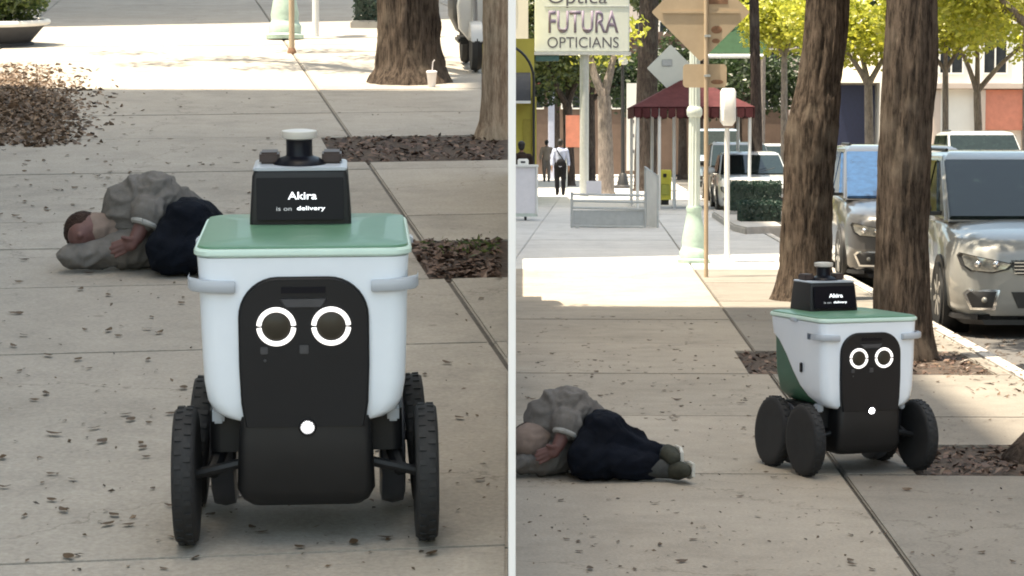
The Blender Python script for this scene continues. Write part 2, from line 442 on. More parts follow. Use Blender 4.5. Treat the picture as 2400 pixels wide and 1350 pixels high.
def blob(name, prims, voxel, m, parent, smooth=6, wrinkle=None):
    """one continuous skin around tapered limbs and ellipsoids"""
    bm = bmesh.new()
    for p in prims:
        if p[0] == 's':
            _, c, r = p
            mx = T(Vector(c)) @ Matrix.Diagonal((*((r, r, r) if not isinstance(r, tuple) else r), 1))
            bmesh.ops.create_icosphere(bm, subdivisions=3, radius=1, matrix=mx)
        else:
            _, a, b, ra, rb = p
            a, b = Vector(a), Vector(b); L = (b - a).length
            k = max(2, int(L / (0.28 * min(ra, rb))) + 1)
            for i in range(k + 1):
                t = i / k
                bmesh.ops.create_icosphere(bm, subdivisions=2, radius=ra + (rb - ra) * t, matrix=T(a.lerp(b, t)))
    me = bpy.data.meshes.new('b'); bm.to_mesh(me); bm.free()
    o = bpy.data.objects.new('b', me); COL.objects.link(o)
    md = o.modifiers.new('r', 'REMESH'); md.mode = 'VOXEL'; md.voxel_size = voxel
    sm = o.modifiers.new('s', 'SMOOTH'); sm.factor = 0.5; sm.iterations = smooth
    bpy.context.view_layer.update()
    out = bpy.data.meshes.new_from_object(o.evaluated_get(bpy.context.evaluated_depsgraph_get()))
    bpy.data.objects.remove(o)
    if wrinkle:
        amp, sc = wrinkle
        ns = [v.normal.copy() for v in out.vertices]
        for v, nn in zip(out.vertices, ns):
            q = v.co * sc
            wq = q + noise.noise_vector(q * 0.7) * 0.9
            h = 0.55 - 1.7 * abs(noise.noise(Vector((wq.x, wq.y * 0.6, wq.z * 1.5))))
            w2 = wq * 2.3 + Vector((3.1, 7.7, 1.3))
            h += 0.42 * (0.5 - 1.7 * abs(noise.noise(Vector((w2.x * 1.3, w2.y, w2.z * 0.7)))))
            h += 0.16 * noise.noise(q * 6.1)
            v.co += nn * amp * h
    out.polygons.foreach_set('use_smooth', [True] * len(out.polygons))
    out.name = name
    out.materials.clear()
    return link(name, out, m, parent)

def leaf_mesh(length, width, curl, seed):
    rnd = random.Random(seed)
    vs = []; n = 4
    for i in range(n + 1):
        t = i / n
        wd = width * math.sin(math.pi * min(0.97, max(0.03, t))) ** 0.8 * 0.5
        z = 0.004 + curl * length * (2 * t - 1) ** 2 + rnd.uniform(0, 0.002)
        vs += [((t - 0.5) * length, -wd, z + curl * 0.5 * width), ((t - 0.5) * length, 0, z), ((t - 0.5) * length, wd, z + curl * 0.7 * width)]
    fs = []
    for i in range(n):
        a = i * 3; b = a + 3
        fs += [(a, b, b + 1, a + 1), (a + 1, b + 1, b + 2, a + 2)]
    m = MB().add(vs, fs)
    return m

def scatter(name, pts, size, m, parent=None, mx=None, tilt=0.6, aspect=0.55, seed=1):
    """many small leaf or chip faces joined into one mesh"""
    rnd = random.Random(seed); mb = MB()
    for p in pts:
        s = rnd.uniform(*size)
        r = Matrix.Translation(p) @ Rz(rnd.uniform(0, 6.28)) @ Matrix.Rotation(rnd.gauss(0, tilt), 4, 'X') @ Matrix.Rotation(rnd.gauss(0, tilt), 4, 'Y')
        wv = s * aspect * rnd.uniform(0.7, 1.2)
        mb.add([(-s / 2, 0, 0), (-s * 0.1, -wv / 2, s * 0.06), (s / 2, 0, 0), (-s * 0.1, wv / 2, s * 0.06)], [(0, 1, 2, 3)], r)
    me = bpy.data.meshes.new(name); me.from_pydata(mb.v, [], mb.f)
    return kind(link(name, me, m, parent, mx), 'stuff')

def trunk_mesh(path, radii, n=28, amp=0.06, vs=3.0, step=0.06, seed=0):
    """a barked limb: path resampled, furrowed along its length"""
    P = [Vector(p) for p in path]; pts = []; rs = []
    for i in range(len(P) - 1):
        L = (P[i + 1] - P[i]).length; k = max(1, int(L / step))
        for j in range(k):
            t = j / k
            # smooth blend through the corners
            pm, pn = P[max(i - 1, 0)], P[min(i + 2, len(P) - 1)]
            a, b, c, d = pm, P[i], P[i + 1], pn
            q = 0.5 * ((2 * b) + (c - a) * t + (2 * a - 5 * b + 4 * c - d) * t * t + (3 * b - a - 3 * c + d) * t ** 3)
            pts.append(q); rs.append(radii[i] + (radii[i + 1] - radii[i]) * t)
    pts.append(P[-1]); rs.append(radii[-1])
    rings = []; up = Vector((0, 1, 0)); ln = 0
    for i, p in enumerate(pts):
        d = (pts[min(i + 1, len(pts) - 1)] - pts[max(i - 1, 0)]).normalized()
        a = d.cross(up).normalized(); b = a.cross(d).normalized(); up = b
        if i: ln += (p - pts[i - 1]).length
        ring = []
        for j in range(n):
            t = 2 * math.pi * j / n; u = Vector((math.cos(t), math.sin(t), 0))
            h = noise.noise(Vector((u.x * 3.2 + seed, u.y * 3.2, ln * vs * 0.5))) * 0.8
            h += (0.5 - abs(noise.noise(Vector((u.x * 7 + seed, u.y * 7, ln * vs))))) * 0.9
            r = rs[i] * (1 + amp * h)
            ring.append(p + (a * u.x + b * u.y) * r)
        rings.append(ring)
    return MB().rings(rings)

def crown_pts(clumps, per, spread, seed):
    rnd = random.Random(seed); out = []
    for c, r in clumps:
        for i in range(int(per * (r / 0.5) ** 1.6)):
            v = Vector((rnd.gauss(0, 1), rnd.gauss(0, 1), rnd.gauss(0, 0.8)))
            v = v.normalized() * r * rnd.random() ** 0.45 * spread
            out.append(Vector(c) + v)
    return out

def tree(name, label, mx, trunk, radii, limbs, clumps, mbark, mleaf, leaf=(0.07, 0.16), per=170, n=28, amp=0.06, seed=0, group=None, step=0.06):
    t = thing(name, label, 'tree', mx, group)
    tk = obj('trunk', trunk_mesh(trunk, radii, n, amp, seed=seed, step=step), mbark, t, ang=70)
    for i, (lp, lr) in enumerate(limbs):
        obj('limb', trunk_mesh(lp, lr, max(7, n // 3), amp, seed=seed + i + 1, step=step * 2.5), mbark, t, ang=70)
    if clumps:
        scatter('crown', crown_pts(clumps, per, 1.0, seed), leaf, mleaf, t, tilt=0.9, aspect=0.6, seed=seed)
    return t

def limbs_from(base, dirs, r0, seed):
    rnd = random.Random(seed); L = []; ends = []
    for d, ln in dirs:
        d = Vector(d).normalized(); p = Vector(base); pts = [p.copy()]
        for k in range(3):
            p = p + (d + Vector((rnd.uniform(-.25, .25), rnd.uniform(-.25, .25), 0.15))).normalized() * ln / 3
            pts.append(p.copy())
        L.append((pts, [r0, r0 * 0.75, r0 * 0.5, r0 * 0.25])); ends += [pts[2], pts[3]]
    return L, ends

# ================================================================== SETTING
ST = Rz(-math.atan(0.0385))            # the lower street runs slightly to the right
STI = ST.inverted()
SU = Rz(math.atan(0.14))               # the upper pavement runs to the left
SUI = SU.inverted()
def uv(p): return STI @ p
def uvl(p): return SUI @ p

def clip(poly, nx, ny, c):              # keep nx*x + ny*y <= c
    out = []
    for i in range(len(poly)):
        a, b = poly[i], poly[(i + 1) % len(poly)]
        da, db = nx * a[0] + ny * a[1] - c, nx * b[0] + ny * b[1] - c
        if da <= 0: out.append(a)
        if da * db < 0:
            t = da / (da - db); out.append((a[0] + (b[0] - a[0]) * t, a[1] + (b[1] - a[1]) * t))
    return out

g = obj('ground', MB().box(-400, 400, -200, 900, -1.2, -0.165), M['ground']); kind(g, 'structure')
JU = uv(gnd(1975, 1110)).x               # long joint of the pavement
KU = JU + 1.78                           # kerb line
rd = obj('road', MB().box(KU + 0.16, KU + 12.5, -40, 170, -0.16, -0.13), M['asphalt'], mx=ST); kind(rd, 'structure')
pv = obj('pavement', MB().box(-14, KU - 0.004, -12, 170, -0.5, -0.022), M['bed'], mx=ST); kind(pv, 'structure')
kb = kind(bpy.data.objects.new('kerb', None), 'structure'); COL.objects.link(kb); kb.matrix_basis = ST
for i in range(40):
    obj('kerbstone', MB().box(KU, KU + 0.155, 2 + i * 1.8, 2 + i * 1.8 + 1.792, -0.3, 0.004), M['kerb'], kb, bevel=0.02)
kf = obj('far_pavement', MB().box(KU + 12.5, KU + 18, -40, 170, -0.5, 0.0), M['slab'], mx=ST); kind(kf, 'structure')

def slab(poly, m, parent, z=0.0, th=0.07, jt=0.006):
    if len(poly) < 3: return
    cx = sum(p[0] for p in poly) / len(poly); cy = sum(p[1] for p in poly) / len(poly)
    a = abs(sum(poly[i][0] * poly[(i + 1) % len(poly)][1] - poly[(i + 1) % len(poly)][0] * poly[i][1] for i in range(len(poly)))) / 2
    if a < 0.001: return
    mb = MB().prism([(p[0] - cx, p[1] - cy) for p in poly], -th, 0, 'xy')
    return obj('paving_slab', mb, m, parent, T(cx, cy, z + random.uniform(-0.003, 0.003)), bevel=0.008, seg=2)

def grid(cols, rows, m, parent, holes, joint=0.007, clips=None, wide=()):
    for j in range(len(rows) - 1):
        for i in range(len(cols) - 1):
            ju = joint * (2.6 if cols[i] in wide else 1); jr = joint * (2.6 if cols[i + 1] in wide else 1)
            q = (cols[i] + ju / 2, cols[i + 1] - jr / 2, rows[j] + joint / 2, rows[j + 1] - joint / 2)
            cells = [q]
            for h in holes:              # split round the planting pits
                nx = []
                for c in cells:
                    if h[0] >= c[1] or h[1] <= c[0] or h[2] >= c[3] or h[3] <= c[2]: nx.append(c); continue
                    if h[2] > c[2]: nx.append((c[0], c[1], c[2], h[2]))
                    if h[3] < c[3]: nx.append((c[0], c[1], h[3], c[3]))
                    lo, hi = max(c[2], h[2]), min(c[3], h[3])
                    if h[0] > c[0]: nx.append((c[0], h[0], lo, hi))
                    if h[1] < c[1]: nx.append((h[1], c[1], lo, hi))
                cells = nx
            for c in cells:
                poly = [(c[0], c[2]), (c[1], c[2]), (c[1], c[3]), (c[0], c[3])]
                if clips:
                    for k in clips(c): poly = clip(poly, *k)
                slab(poly, m, parent)

# planting pits of the lower pavement
pa, pb = uv(gnd(1722, 822)), uv(gnd(1740, 876))
pc, pd = uv(gnd(2185, 1042)), uv(gnd(2150, 1112))
PITS = [(pa.x, KU - 0.12, pb.y, pa.y), (pd.x, KU - 0.12, pd.y, pc.y)]
rows = [2.8, 5.8, 8.8, pd.y - 0.012, 14.4, pb.y - 0.012, 19.6, 22.2, 24.8, 28, 31]
grid([JU - 5.0, JU - 2.5, JU], rows, M['slab'], pv, PITS, wide=(JU,))
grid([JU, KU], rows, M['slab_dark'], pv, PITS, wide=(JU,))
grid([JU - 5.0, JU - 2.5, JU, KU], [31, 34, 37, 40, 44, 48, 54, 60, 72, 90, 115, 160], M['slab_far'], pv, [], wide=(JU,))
for i, h in enumerate(PITS):
    s = obj('planting_soil', MB().box(h[0] - .05, h[1] + .05, h[2] - .05, h[3] + .05, -0.2, -0.018), M['soil'], pv)
    rnd = random.Random(5 + i)
    scatter('mulch', [(rnd.uniform(h[0], h[1]), rnd.uniform(h[2], h[3]), -0.012 + rnd.uniform(0, .012)) for _ in range(700)], (0.02, 0.07), M['mulch'], pv, tilt=0.35, seed=i)

# the upper pavement, on its own bank of earth behind a retaining face
WX = 0.0093
SA, SB = lgnd(1157, 322).y + .12, 25.0
def edge_x(d): return -WX - 0.0005 if d < SA else (-0.0131 * d if d < SB else -0.0213 * d)
poly = [(edge_x(1), 0.4), (edge_x(1), SA), (edge_x(SA + .1), SA), (edge_x(SB - .1), SB), (edge_x(SB + .1), SB), (edge_x(45), 45), (-22, 45), (-22, 0.4)]
up_ = obj('upper_pavement', MB().prism(poly, -9, -0.022, 'xy'), M['wall_bounce'], mx=UP, smooth=False); kind(up_, 'structure')
obj('joint_bedding', MB().prism([(p[0], p[1]) for p in poly], -0.0215, -0.014, 'xy'), M['bed'], up_, smooth=False)
uf = kind(bpy.data.objects.new('upper_paving', None), 'structure'); COL.objects.link(uf); uf.matrix_basis = UP @ SU
JL = uvl(lgnd(1000, 580)).x
def uclips(c):
    # boundary lines of the bank, written in the street frame
    k = math.atan(0.14); cs, sn = math.cos(k), math.sin(k)
    if (c[2] + c[3]) / 2 < SA: return [(cs, -sn, -WX - 0.002)]
    q = 0.0131 if (c[2] + c[3]) / 2 < SB else 0.0213
    return [(cs + q * sn, -sn + q * cs, -0.002)]
qa, qb = uvl(lgnd(770, 322)), uvl(lgnd(830, 380))
qc, qd = uvl(lgnd(958, 566)), uvl(lgnd(1020, 652))
UPITS = [(qb.x - 0.12, 6.0, qb.y, qa.y), (qd.x - 0.02, 6.0, qd.y, qc.y)]
v1 = uvl(lgnd(600, 1298)).y
lrows = [v1 - 6, v1 - 3, v1, uvl(lgnd(1040, 803)).y, uvl(lgnd(60, 522)).y, 14.7, SA, uvl(lgnd(500, 268)).y, uvl(lgnd(500, 214)).y, SB, 27.5, 30, 34, 38, 43]
grid([JL - 10, JL - 6.6, JL - 3.3, JL, JL + 3, JL + 6.5], lrows, M['slab_up'], uf, UPITS, clips=uclips, wide=(JL,))
for i, h in enumerate(UPITS):
    pl_ = [(h[0] - .05, h[2] - .05), (h[1], h[2] - .05), (h[1], h[3] + .05), (h[0] - .05, h[3] + .05)]
    for k in uclips((0, 0, h[2], h[3])): pl_ = clip(pl_, *k)
    obj('planting_soil', MB().prism(pl_, -0.2, -0.008, 'xy'), M['soil'], uf)
    rnd = random.Random(15 + i); pts = []
    while len(pts) < 760:
        p = (rnd.uniform(h[0], h[0] + 2.4), rnd.uniform(h[2], h[3]), -0.004 + rnd.uniform(0, .014))
        if all(k[0] * p[0] + k[1] * p[1] <= k[2] - 0.05 for k in uclips((0, 0, h[2], h[3]))): pts.append(p)
    scatter('mulch', pts, (0.02, 0.07), M['mulch'], uf, tilt=0.35, seed=20 + i)

# white divider of the two views, added as a thin wall seen end-on
a, b = UP @ Vector((0, 5.45, 0)), UP @ Vector((0, 14.4, 0))
prof = [(5.6, -0.1), (a.y + 9, -0.1), (b.y, -0.1), (b.y, b.z + 1.75), (5.6, a.z + 1.75)]
pw = obj('divider_wall', MB().prism(prof, -WX, WX, 'yz'), M['divider_white'], bevel=0.0015, seg=1)
tag(pw, 'thin white divider between the two views, added as a wall standing end-on', 'wall')

# ------------------------------------------------------------------ buildings
def building(name, label, mx, x0, x1, y0, y1, z0, h, m, cols=0, floors=0, front=True, side=False, wm='shop_glass', first=3.4, group=None):
    t = thing(name, label, 'building', mx, group)
    obj('wall', MB().box(x0, x1, y0, y1, z0, h), m, t, smooth=False)
    obj('cornice', MB().box(x0 - .12, x1 + .12, y0 - .12, y1 + .12, h - 0.35, h + 0.06), m, t, bevel=.03)
    fm = wmh = None
    if cols and floors:
        ww, wh = (x1 - x0) / cols * 0.5, (h - first) / floors * 0.55
        base = MB().box(-ww / 2, ww / 2, -0.03, 0.01, 0, wh)
        fr = MB()
        for (xa, xb, za, zb) in ((-ww / 2 - .07, -ww / 2, -.07, wh + .07), (ww / 2, ww / 2 + .07, -.07, wh + .07), (-ww / 2, ww / 2, wh, wh + .07), (-ww / 2, ww / 2, -.07, 0), (-.03, .03, 0, wh)):
            fr.box(xa, xb, -0.07, 0.012, za, zb)
        me, mf = mesh_of(base, smooth=False), mesh_of(fr, smooth=False)
        me.materials.append(M[wm]); mf.materials.append(M['white_plaster'])
        for f in range(floors):
            for c in range(cols):
                if front:
                    o = link('window', me, None, t, T(x0 + (c + .5) * (x1 - x0) / cols, y0, first + f * (h - first) / floors))
                    link('frame', mf, None, o)
        if side:
            n = int((y1 - y0) / ((x1 - x0) / cols))
            for f in range(floors):
                for c in range(n):
                    o = link('window', me, None, t, T(x1, y0 + (c + .5) * (y1 - y0) / n, first + f * (h - first) / floors) @ Rz(math.pi / 2))
                    link('frame', mf, None, o)
    return t

# two unseen towers, sized so their shade falls over both pavements
t1 = building('shade_tower', 'pale office tower on the left that shades the near pavement', ST, -26, -6.2, -1.0, 17.6, -3, 34.0, M['tower'], 6, 9, front=False, side=True)
obj('shade_overhang', MB().box(-8.7, -6.2, 17.6, 20.5, 32.2, 34.0), M['tower'], t1, smooth=False)  # unseen roof slab added to push the shade edge farther out
t2 = building('shade_tower', 'second tower, unseen, added up the left side to shade the far pavement', ST, -30, -11.2, 29.5, 62, -3, 58.0, M['tower'], 6, 10, front=False, side=True)  # unseen, added and heightened to throw shade on the far pavement

t3 = building('sky_blocker', 'unseen brown brick block added across the street to cut skylight on the right', ST, KU + 18.2, KU + 34, -30, 62, -.3, 18.5, M['brown_wall'], 5, 5, front=False)  # unseen block added to darken the near right pavement
# shops along the far left of the lower street
D = 62
xr = at(1252, 300, D).x
ys = thing('yellow_shop', 'narrow yellow shopfront at the left edge beyond the white cart', 'shop', T(0, D, 0))
obj('wall', MB().box(-6, xr, 0, 9, 0, 4.45), M['yellow_wall'], ys)
obj('door', MB().box(xr - .30, xr - .08, -.05, .02, 0, 2.3), mat('dark yellow door', (0.33, 0.27, 0.04), .7), ys, bevel=.01)
obj('pilaster', MB().box(xr - .06, xr + .06, -.1, .03, 0, 2.9), M['yellow_wall'], ys, bevel=.01)
z0, z1 = at(1220, 240, D).z, at(1220, 170, D).z
arc = [(-.75, z0)] + [(-.75 * math.cos(rad(a)), z0 + (z1 - z0) * math.sin(rad(a))) for a in range(10, 91, 10)] + [(0, z0)]
obj('awning', MB().prism([(y, z) for y, z in arc], -2.2, xr - .1, 'yz'), M['slate'], ys)
obj('awning_trim', MB().box(-2.2, xr - .1, -.79, -.752, z0 - .04, z0 + .03), M['white_plaster'], ys)
za, zb = at(1210, 105, D).z, at(1252, 190, D).z
arc = [(-.35 + (xr + .33) * math.sin(rad(a)), -.8, zb + (za - zb) * math.cos(rad(a))) for a in range(0, 91, 10)] + [(xr - .02, -.8, 0)]
obj('arched_frame', MB().tube(arc, .035, 8), M['black_metal'], ys)
building('cream_building', 'tall cream building rising behind the yellow shopfront', T(0, 0, 0), -12, at(1238, 100, 84).x, 84, 100, 0, 13, M['cream_wall'], 5, 3)
building('brown_building', 'low dark brown shop row behind the trees and the red canopy', T(0, 0, 0), -8, at(1850, 100, 118).x, 118, 132, 0, 7.2, M['brown_wall'], 11, 2)
building('pink_building', 'pale pink building closing the far end of the street', T(0, 0, 0), at(1400, 100, 150).x, at(1985, 100, 150).x, 150, 165, 0, 15, M['pink_wall'], 9, 3)
nb = building('grey_building', 'grey building with a wide eave and navy shopfront beyond the trees', T(0, 0, 0), at(1955, 100, 112).x, at(2150, 100, 112).x, 112, 126, 0, at(2000, 128, 112).z, mat('grey plaster', (0.42, 0.39, 0.36), .85), 0, 0)
e0, e1 = at(1955, 195, 112), at(2075, 130, 112)
obj('eave', MB().prism([(111, e0.z), (112.02, e0.z), (112.02, e1.z), (111.6, e1.z)], e0.x, e1.x, 'yz'), M['cream_wall'], nb)
obj('shopfront', MB().box(e0.x + .1, e1.x - .5, 111.9, 112.02, .4, e0.z - .1), M['navy_panel'], nb)
wb = building('white_building', 'big white building across the street at the far right', T(0, 0, 0), at(2178, 100, 98).x, at(2900, 100, 98).x, 98, 120, 0, 17, M['white_plaster'], 7, 3, first=4.6)
p0, p1 = at(2305, 305, 98), at(2400, 210, 98)
obj('red_fascia', MB().box(p0.x, p1.x + 5, 97.7, 98.02, p0.z, p1.z), M['red_panel'], wb, bevel=.02)
obj('ledge', MB().box(p0.x - 2.5, p1.x + 6, 97.4, 98.02, p1.z + .02, p1.z + .25), M['pink_wall'], wb, bevel=.02)
for k in range(4):
    obj('pillar', MB().box(p0.x + k * 1.9 - 2.2, p0.x + k * 1.9 - 1.9, 97.6, 98.02, 0, p1.z), M['pink_wall'], wb, bevel=.02)
for k in range(3):
    obj('shop_window', MB().box(p0.x + k * 1.9 - .2, p0.x + k * 1.9 + 1.1, 97.9, 98.02, .5, p0.z - .1), M['shop_glass'], wb)

# ================================================================== DELIVERY ROBOTS
def make_robot():
    t = thing('delivery_robot', '', 'delivery robot', Matrix())
    # white shell: rounded sections whose rear edge sweeps down and forward
    secs = [(.345, .185, -.262, -.20, .05), (.352, .215, -.268, -.17, .05), (.37, .243, -.274, -.13, .05), (.40, .259, -.277, -.06, .05),
            (.45, .267, -.279, .02, .05), (.52, .270, -.280, .10, .05), (.60, .2725, -.281, .175, .05), (.67, .274, -.282, .26, .05), (.70, .275, -.282, .325, .05), (.755, .277, -.283, .335, .05), (.788, .279, -.284, .338, .05)]
    obj('shell', MB().rings([rrect(h, a, b, r, z, 7) for z, h, a, b, r in secs]), M['robot_white'], t, ang=60)
    tub = [(.36, .225, -.2, .24, .06), (.40, .248, -.24, .30, .06), (.50, .256, -.26, .33, .06), (.70, .262, -.27, .334, .06), (.785, .266, -.275, .334, .06)]
    obj('side_panel', MB().rings([rrect(h, a, b, r, z, 6) for z, h, a, b, r in tub]), M['robot_green2'], t, ang=60)
    # lid
    obj('lid_rim', MB().rings([rrect(h, a, b, .055, z, 7) for z, h, a, b in ((.790, .280, -.286, .342), (.796, .287, -.292, .348), (.806, .287, -.292, .348), (.812, .283, -.288, .344))]), M['robot_mint'], t)
    lid = obj('lid', MB().rings([rrect(h, a, b, .05, z, 7) for z, h, a, b in ((.8125, .278, -.283, .339), (.818, .276, -.281, .337), (.822, .262, -.266, .322), (.8225, .1, -.1, .15))]), M['robot_green'], t)
    for s in (-1, 1):
        obj('latch', MB().box(s * .285 - .012, s * .285 + .012, -.01, .05, .78, .80), M['robot_grey'], lid, bevel=.004)
    # black face
    pts = [(.158, .33)] + [(.168, .40), (.172, .5), (.172, .63)]
    pts += [(.172 - .105 + .105 * math.cos(rad(a)), .63 + .108 * math.sin(rad(a))) for a in range(10, 91, 10)]
    pts = pts + [(-x, z) for x, z in reversed(pts)]
    fp = obj('face_panel', MB().prism(pts, -.296, -.26, 'xz'), M['robot_black'], t, bevel=.006, seg=3)
    obj('slot', MB().box(-.062, .062, -.2985, -.29, .692, .716), M['screen'], fp, bevel=.004)
    obj('slot_lip', MB().prism([(-.066, .684), (.066, .684), (.048, .655), (-.048, .655)], -.300, -.292, 'xz'), M['hub'], fp, bevel=.004)
    for s in (-1, 1):
        cx, cz = s * .072, .607
        for k in range(2):
            arc = []
            for i in range(25):
                a = rad(4 + 172 * i / 24 + 180 * k)
                arc.append((cx + .0455 * math.cos(a), -.2985, cz + .0455 * math.sin(a)))
            obj('eye_ring', MB().tube(arc, .0066, 8), M['ring'], fp)
        obj('eye_lens', MB().lathe([(.001, 0), (.036, 0), (.036, .006), (.03, .010), (.001, .011)], 28, T(cx, -.294, cz) @ Matrix.Rotation(math.pi / 2, 4, 'X')), M['lens'], fp)
    for cx, cz, sz in ((-.105, .543, .010), (0, .545, .012), (-.103, .516, .004)):
        obj('sensor', MB().box(cx - sz, cx + sz, -.3, -.294, cz - sz, cz + sz), M['hub'], fp, bevel=.002)
    # chin and chassis
    ch = obj('chassis', MB().rings([rrect(h, a, b, r, z, 5) for z, h, a, b, r in ((.108, .150, -.24, .22, .03), (.125, .168, -.262, .25, .03), (.16, .184, -.285, .28, .03), (.30, .178, -.293, .29, .03), (.36, .170, -.290, .28, .03))]), M['robot_dark'], t, ang=50)
    hl = obj('headlight', MB().lathe([(.001, 0), (.0135, 0), (.0135, .006), (.009, .010), (.001, .0115)], 20, T(.006, -.292, .335) @ Matrix.Rotation(math.pi / 2, 4, 'X')), M['spot'], t)
    obj('bezel', MB().tube([(.006 + .02 * math.cos(rad(a)), -.2965, .335 + .02 * math.sin(rad(a))) for a in range(0, 361, 15)], .004, 6), M['robot_black'], hl)
    # corner bumpers
    for s in (-1, 1):
        path = [(s * .178, -.290, .712), (s * .22, -.294, .713), (s * .268, -.290, .716), (s * .297, -.268, .718), (s * .304, -.232, .719), (s * .304, -.19, .719)]
        mb = MB()
        mb.rings([[(p[0] + dx * (1 if i < 3 else .5), p[1] + dy, p[2] + dz) for dx, dy, dz in ((0, -.008, -.016), (0, -.012, -.009), (0, -.013, 0), (0, -.012, .009), (0, -.008, .016), (0, .02, .016), (0, .02, -.016))] for i, p in enumerate(path)])
        obj('bumper', mb, M['robot_grey'], t, bevel=.004, ang=50)
    obj('door_handle', MB().box(-.283, -.272, -.06, -.04, .52, .57), M['robot_black'], t, bevel=.003)
    # head: screen box, cameras, lidar
    hd = obj('head', MB().rings([rrect(h, a, b, .012, z, 3) for z, h, a, b in ((.822, .141, .100, .345), (.835, .141, .100, .345), (.955, .133, .116, .33), (.970, .128, .122, .325))]), M['robot_dark'], t, T(-.013, 0, 0))
    tl = Matrix.Rotation(rad(-7.6), 4, 'X')
    mx = T(0, .098, .893) @ tl
    obj('screen', MB().box(-.121, .121, -.006, .004, -.058, .06), M['screen'], hd, mx, bevel=.002)
    text('screen_text', 'Akira', M['glow_text'], hd, mx @ T(.006, -.0065, .010), .080, .021, .0008, .01)
    text('screen_text', 'is on', M['glow_dim'], hd, mx @ T(-.045, -.0065, -.026), .042, .011, .0008)
    text('screen_text', 'delivery', M['glow_text'], hd, mx @ T(.030, -.0065, -.0265), .078, .015, .0008, .008)
    obj('head_rim', MB().rings([rrect(h, .118, .33, .012, z, 3) for z, h in ((.9705, .130), (.975, .131), (.979, .126))]), M['robot_grey'], hd)
    for s in (-1, 1):
        obj('camera_box', MB().box(s * .088 - .028, s * .088 + .028, .21, .30, .979, 1.012), mat('brown black housing', (.045, .03, .028), .5), hd, bevel=.006)
    ld = obj('lidar', MB().lathe([(.078, .979), (.076, .99), (.058, 1.006), (.040, 1.012), (.037, 1.016), (.037, 1.058), (.04, 1.06)], 28, T(0, .22, 0)), M['screen'], t, T(-.016, 0, -.011))
    obj('lidar_cap', MB().lathe([(.040, 1.060), (.049, 1.064), (.051, 1.075), (.049, 1.083), (.03, 1.086), (.001, 1.087)], 28, T(0, .22, 0)), M['lidar_cap'], ld)
    # wheels: tyre, hub, drum, arm
    def wheel(x, y, s, lean):
        mx = T(x, y, .185) @ Matrix.Rotation(rad(lean * s), 4, 'Y') @ Matrix.Rotation(math.pi / 2, 4, 'Y')
        pr = [(.10, -.026), (.155, -.031), (.176, -.029), (.183, -.02), (.1855, 0), (.183, .02), (.176, .029), (.155, .031), (.10, .026)]
        wl = obj('wheel', MB().lathe(pr, 40), M['tyre'], t, mx, ang=50)
        tr = MB()
        for k in range(30):
            for q in (-1, 1):
                tr.box(-.006, .006, -.007, .007, q * .012 - .009, q * .012 + .009, Rz(2 * math.pi * (k + .25 * q) / 30) @ T(.1815, 0, 0))
        kind(obj('tread', tr, M['tyre'], wl, smooth=False), 'stuff')
        obj('hub', MB().lathe([(.001, -.022), (.05, -.024), (.10, -.018), (.115, -.027), (.115, .027), (.10, .018), (.05, .024), (.001, .022)], 28), M['hub'], wl)
        return wl
    for s in (-1, 1):
        wheel(s * .322, -.2, s, 0)
        wheel(s * .310, .2, s, -5)
        dr = MB().lathe([(.001, -.03), (.06, -.034), (.135, -.036), (.158, -.03), (.166, 0), (.158, .03), (.135, .036), (.06, .034), (.001, .03)], 32, T(s * .236, .13, .182) @ Matrix.Rotation(math.pi / 2, 4, 'Y'))
        obj('motor_drum', dr, M['drum'], t)
        arm = obj('rocker_arm', MB().tube([(s * .255, -.2, .19), (s * .225, -.09, .25), (s * .215, .0, .29), (s * .225, .1, .25), (s * .255, .2, .19)], .02, 8), M['robot_dark'], t)
        for y in (-.2, .2):
            obj('axle', MB().tube([(s * .16, y, .22), (s * .31, y, .185)], .014, 8), M['robot_dark'], arm)
        obj('suspension_pod', MB().rings([rrect(.055, -.17, .2, .03, z) for z in (.24, .262, .33, .352)], T(s * .205, 0, 0)), M['robot_dark'], t)
        obj('spring', MB().tube([(s * (.245 + .012 * math.cos(k)), -.12 + .012 * math.sin(k), .2 + .0045 * k) for k in range(32)], .005, 5), M['hub'], t)
        obj('bracket', MB().box(s * .235 - .016, s * .235 + .016, -.20, -.14, .325, .365), M['robot_grey'], t, bevel=.006)
    return t

r1 = make_robot()
r1['label'] = 'large near robot at the left, a name on its screen, partly hiding a lying person'
r1['group'] = 'four wheeled delivery robots'
p = UP @ Vector((-.569, 6.26, 0))
r1.matrix_basis = T(p) @ Matrix.Rotation(PL - PR, 4, 'X') @ Rz(rad(4))
r2 = copy_tree(r1, None, T(1.748, 12.06, 0) @ Rz(rad(19)), 'smaller robot turned sideways beside the tree on the right, green side panel showing')

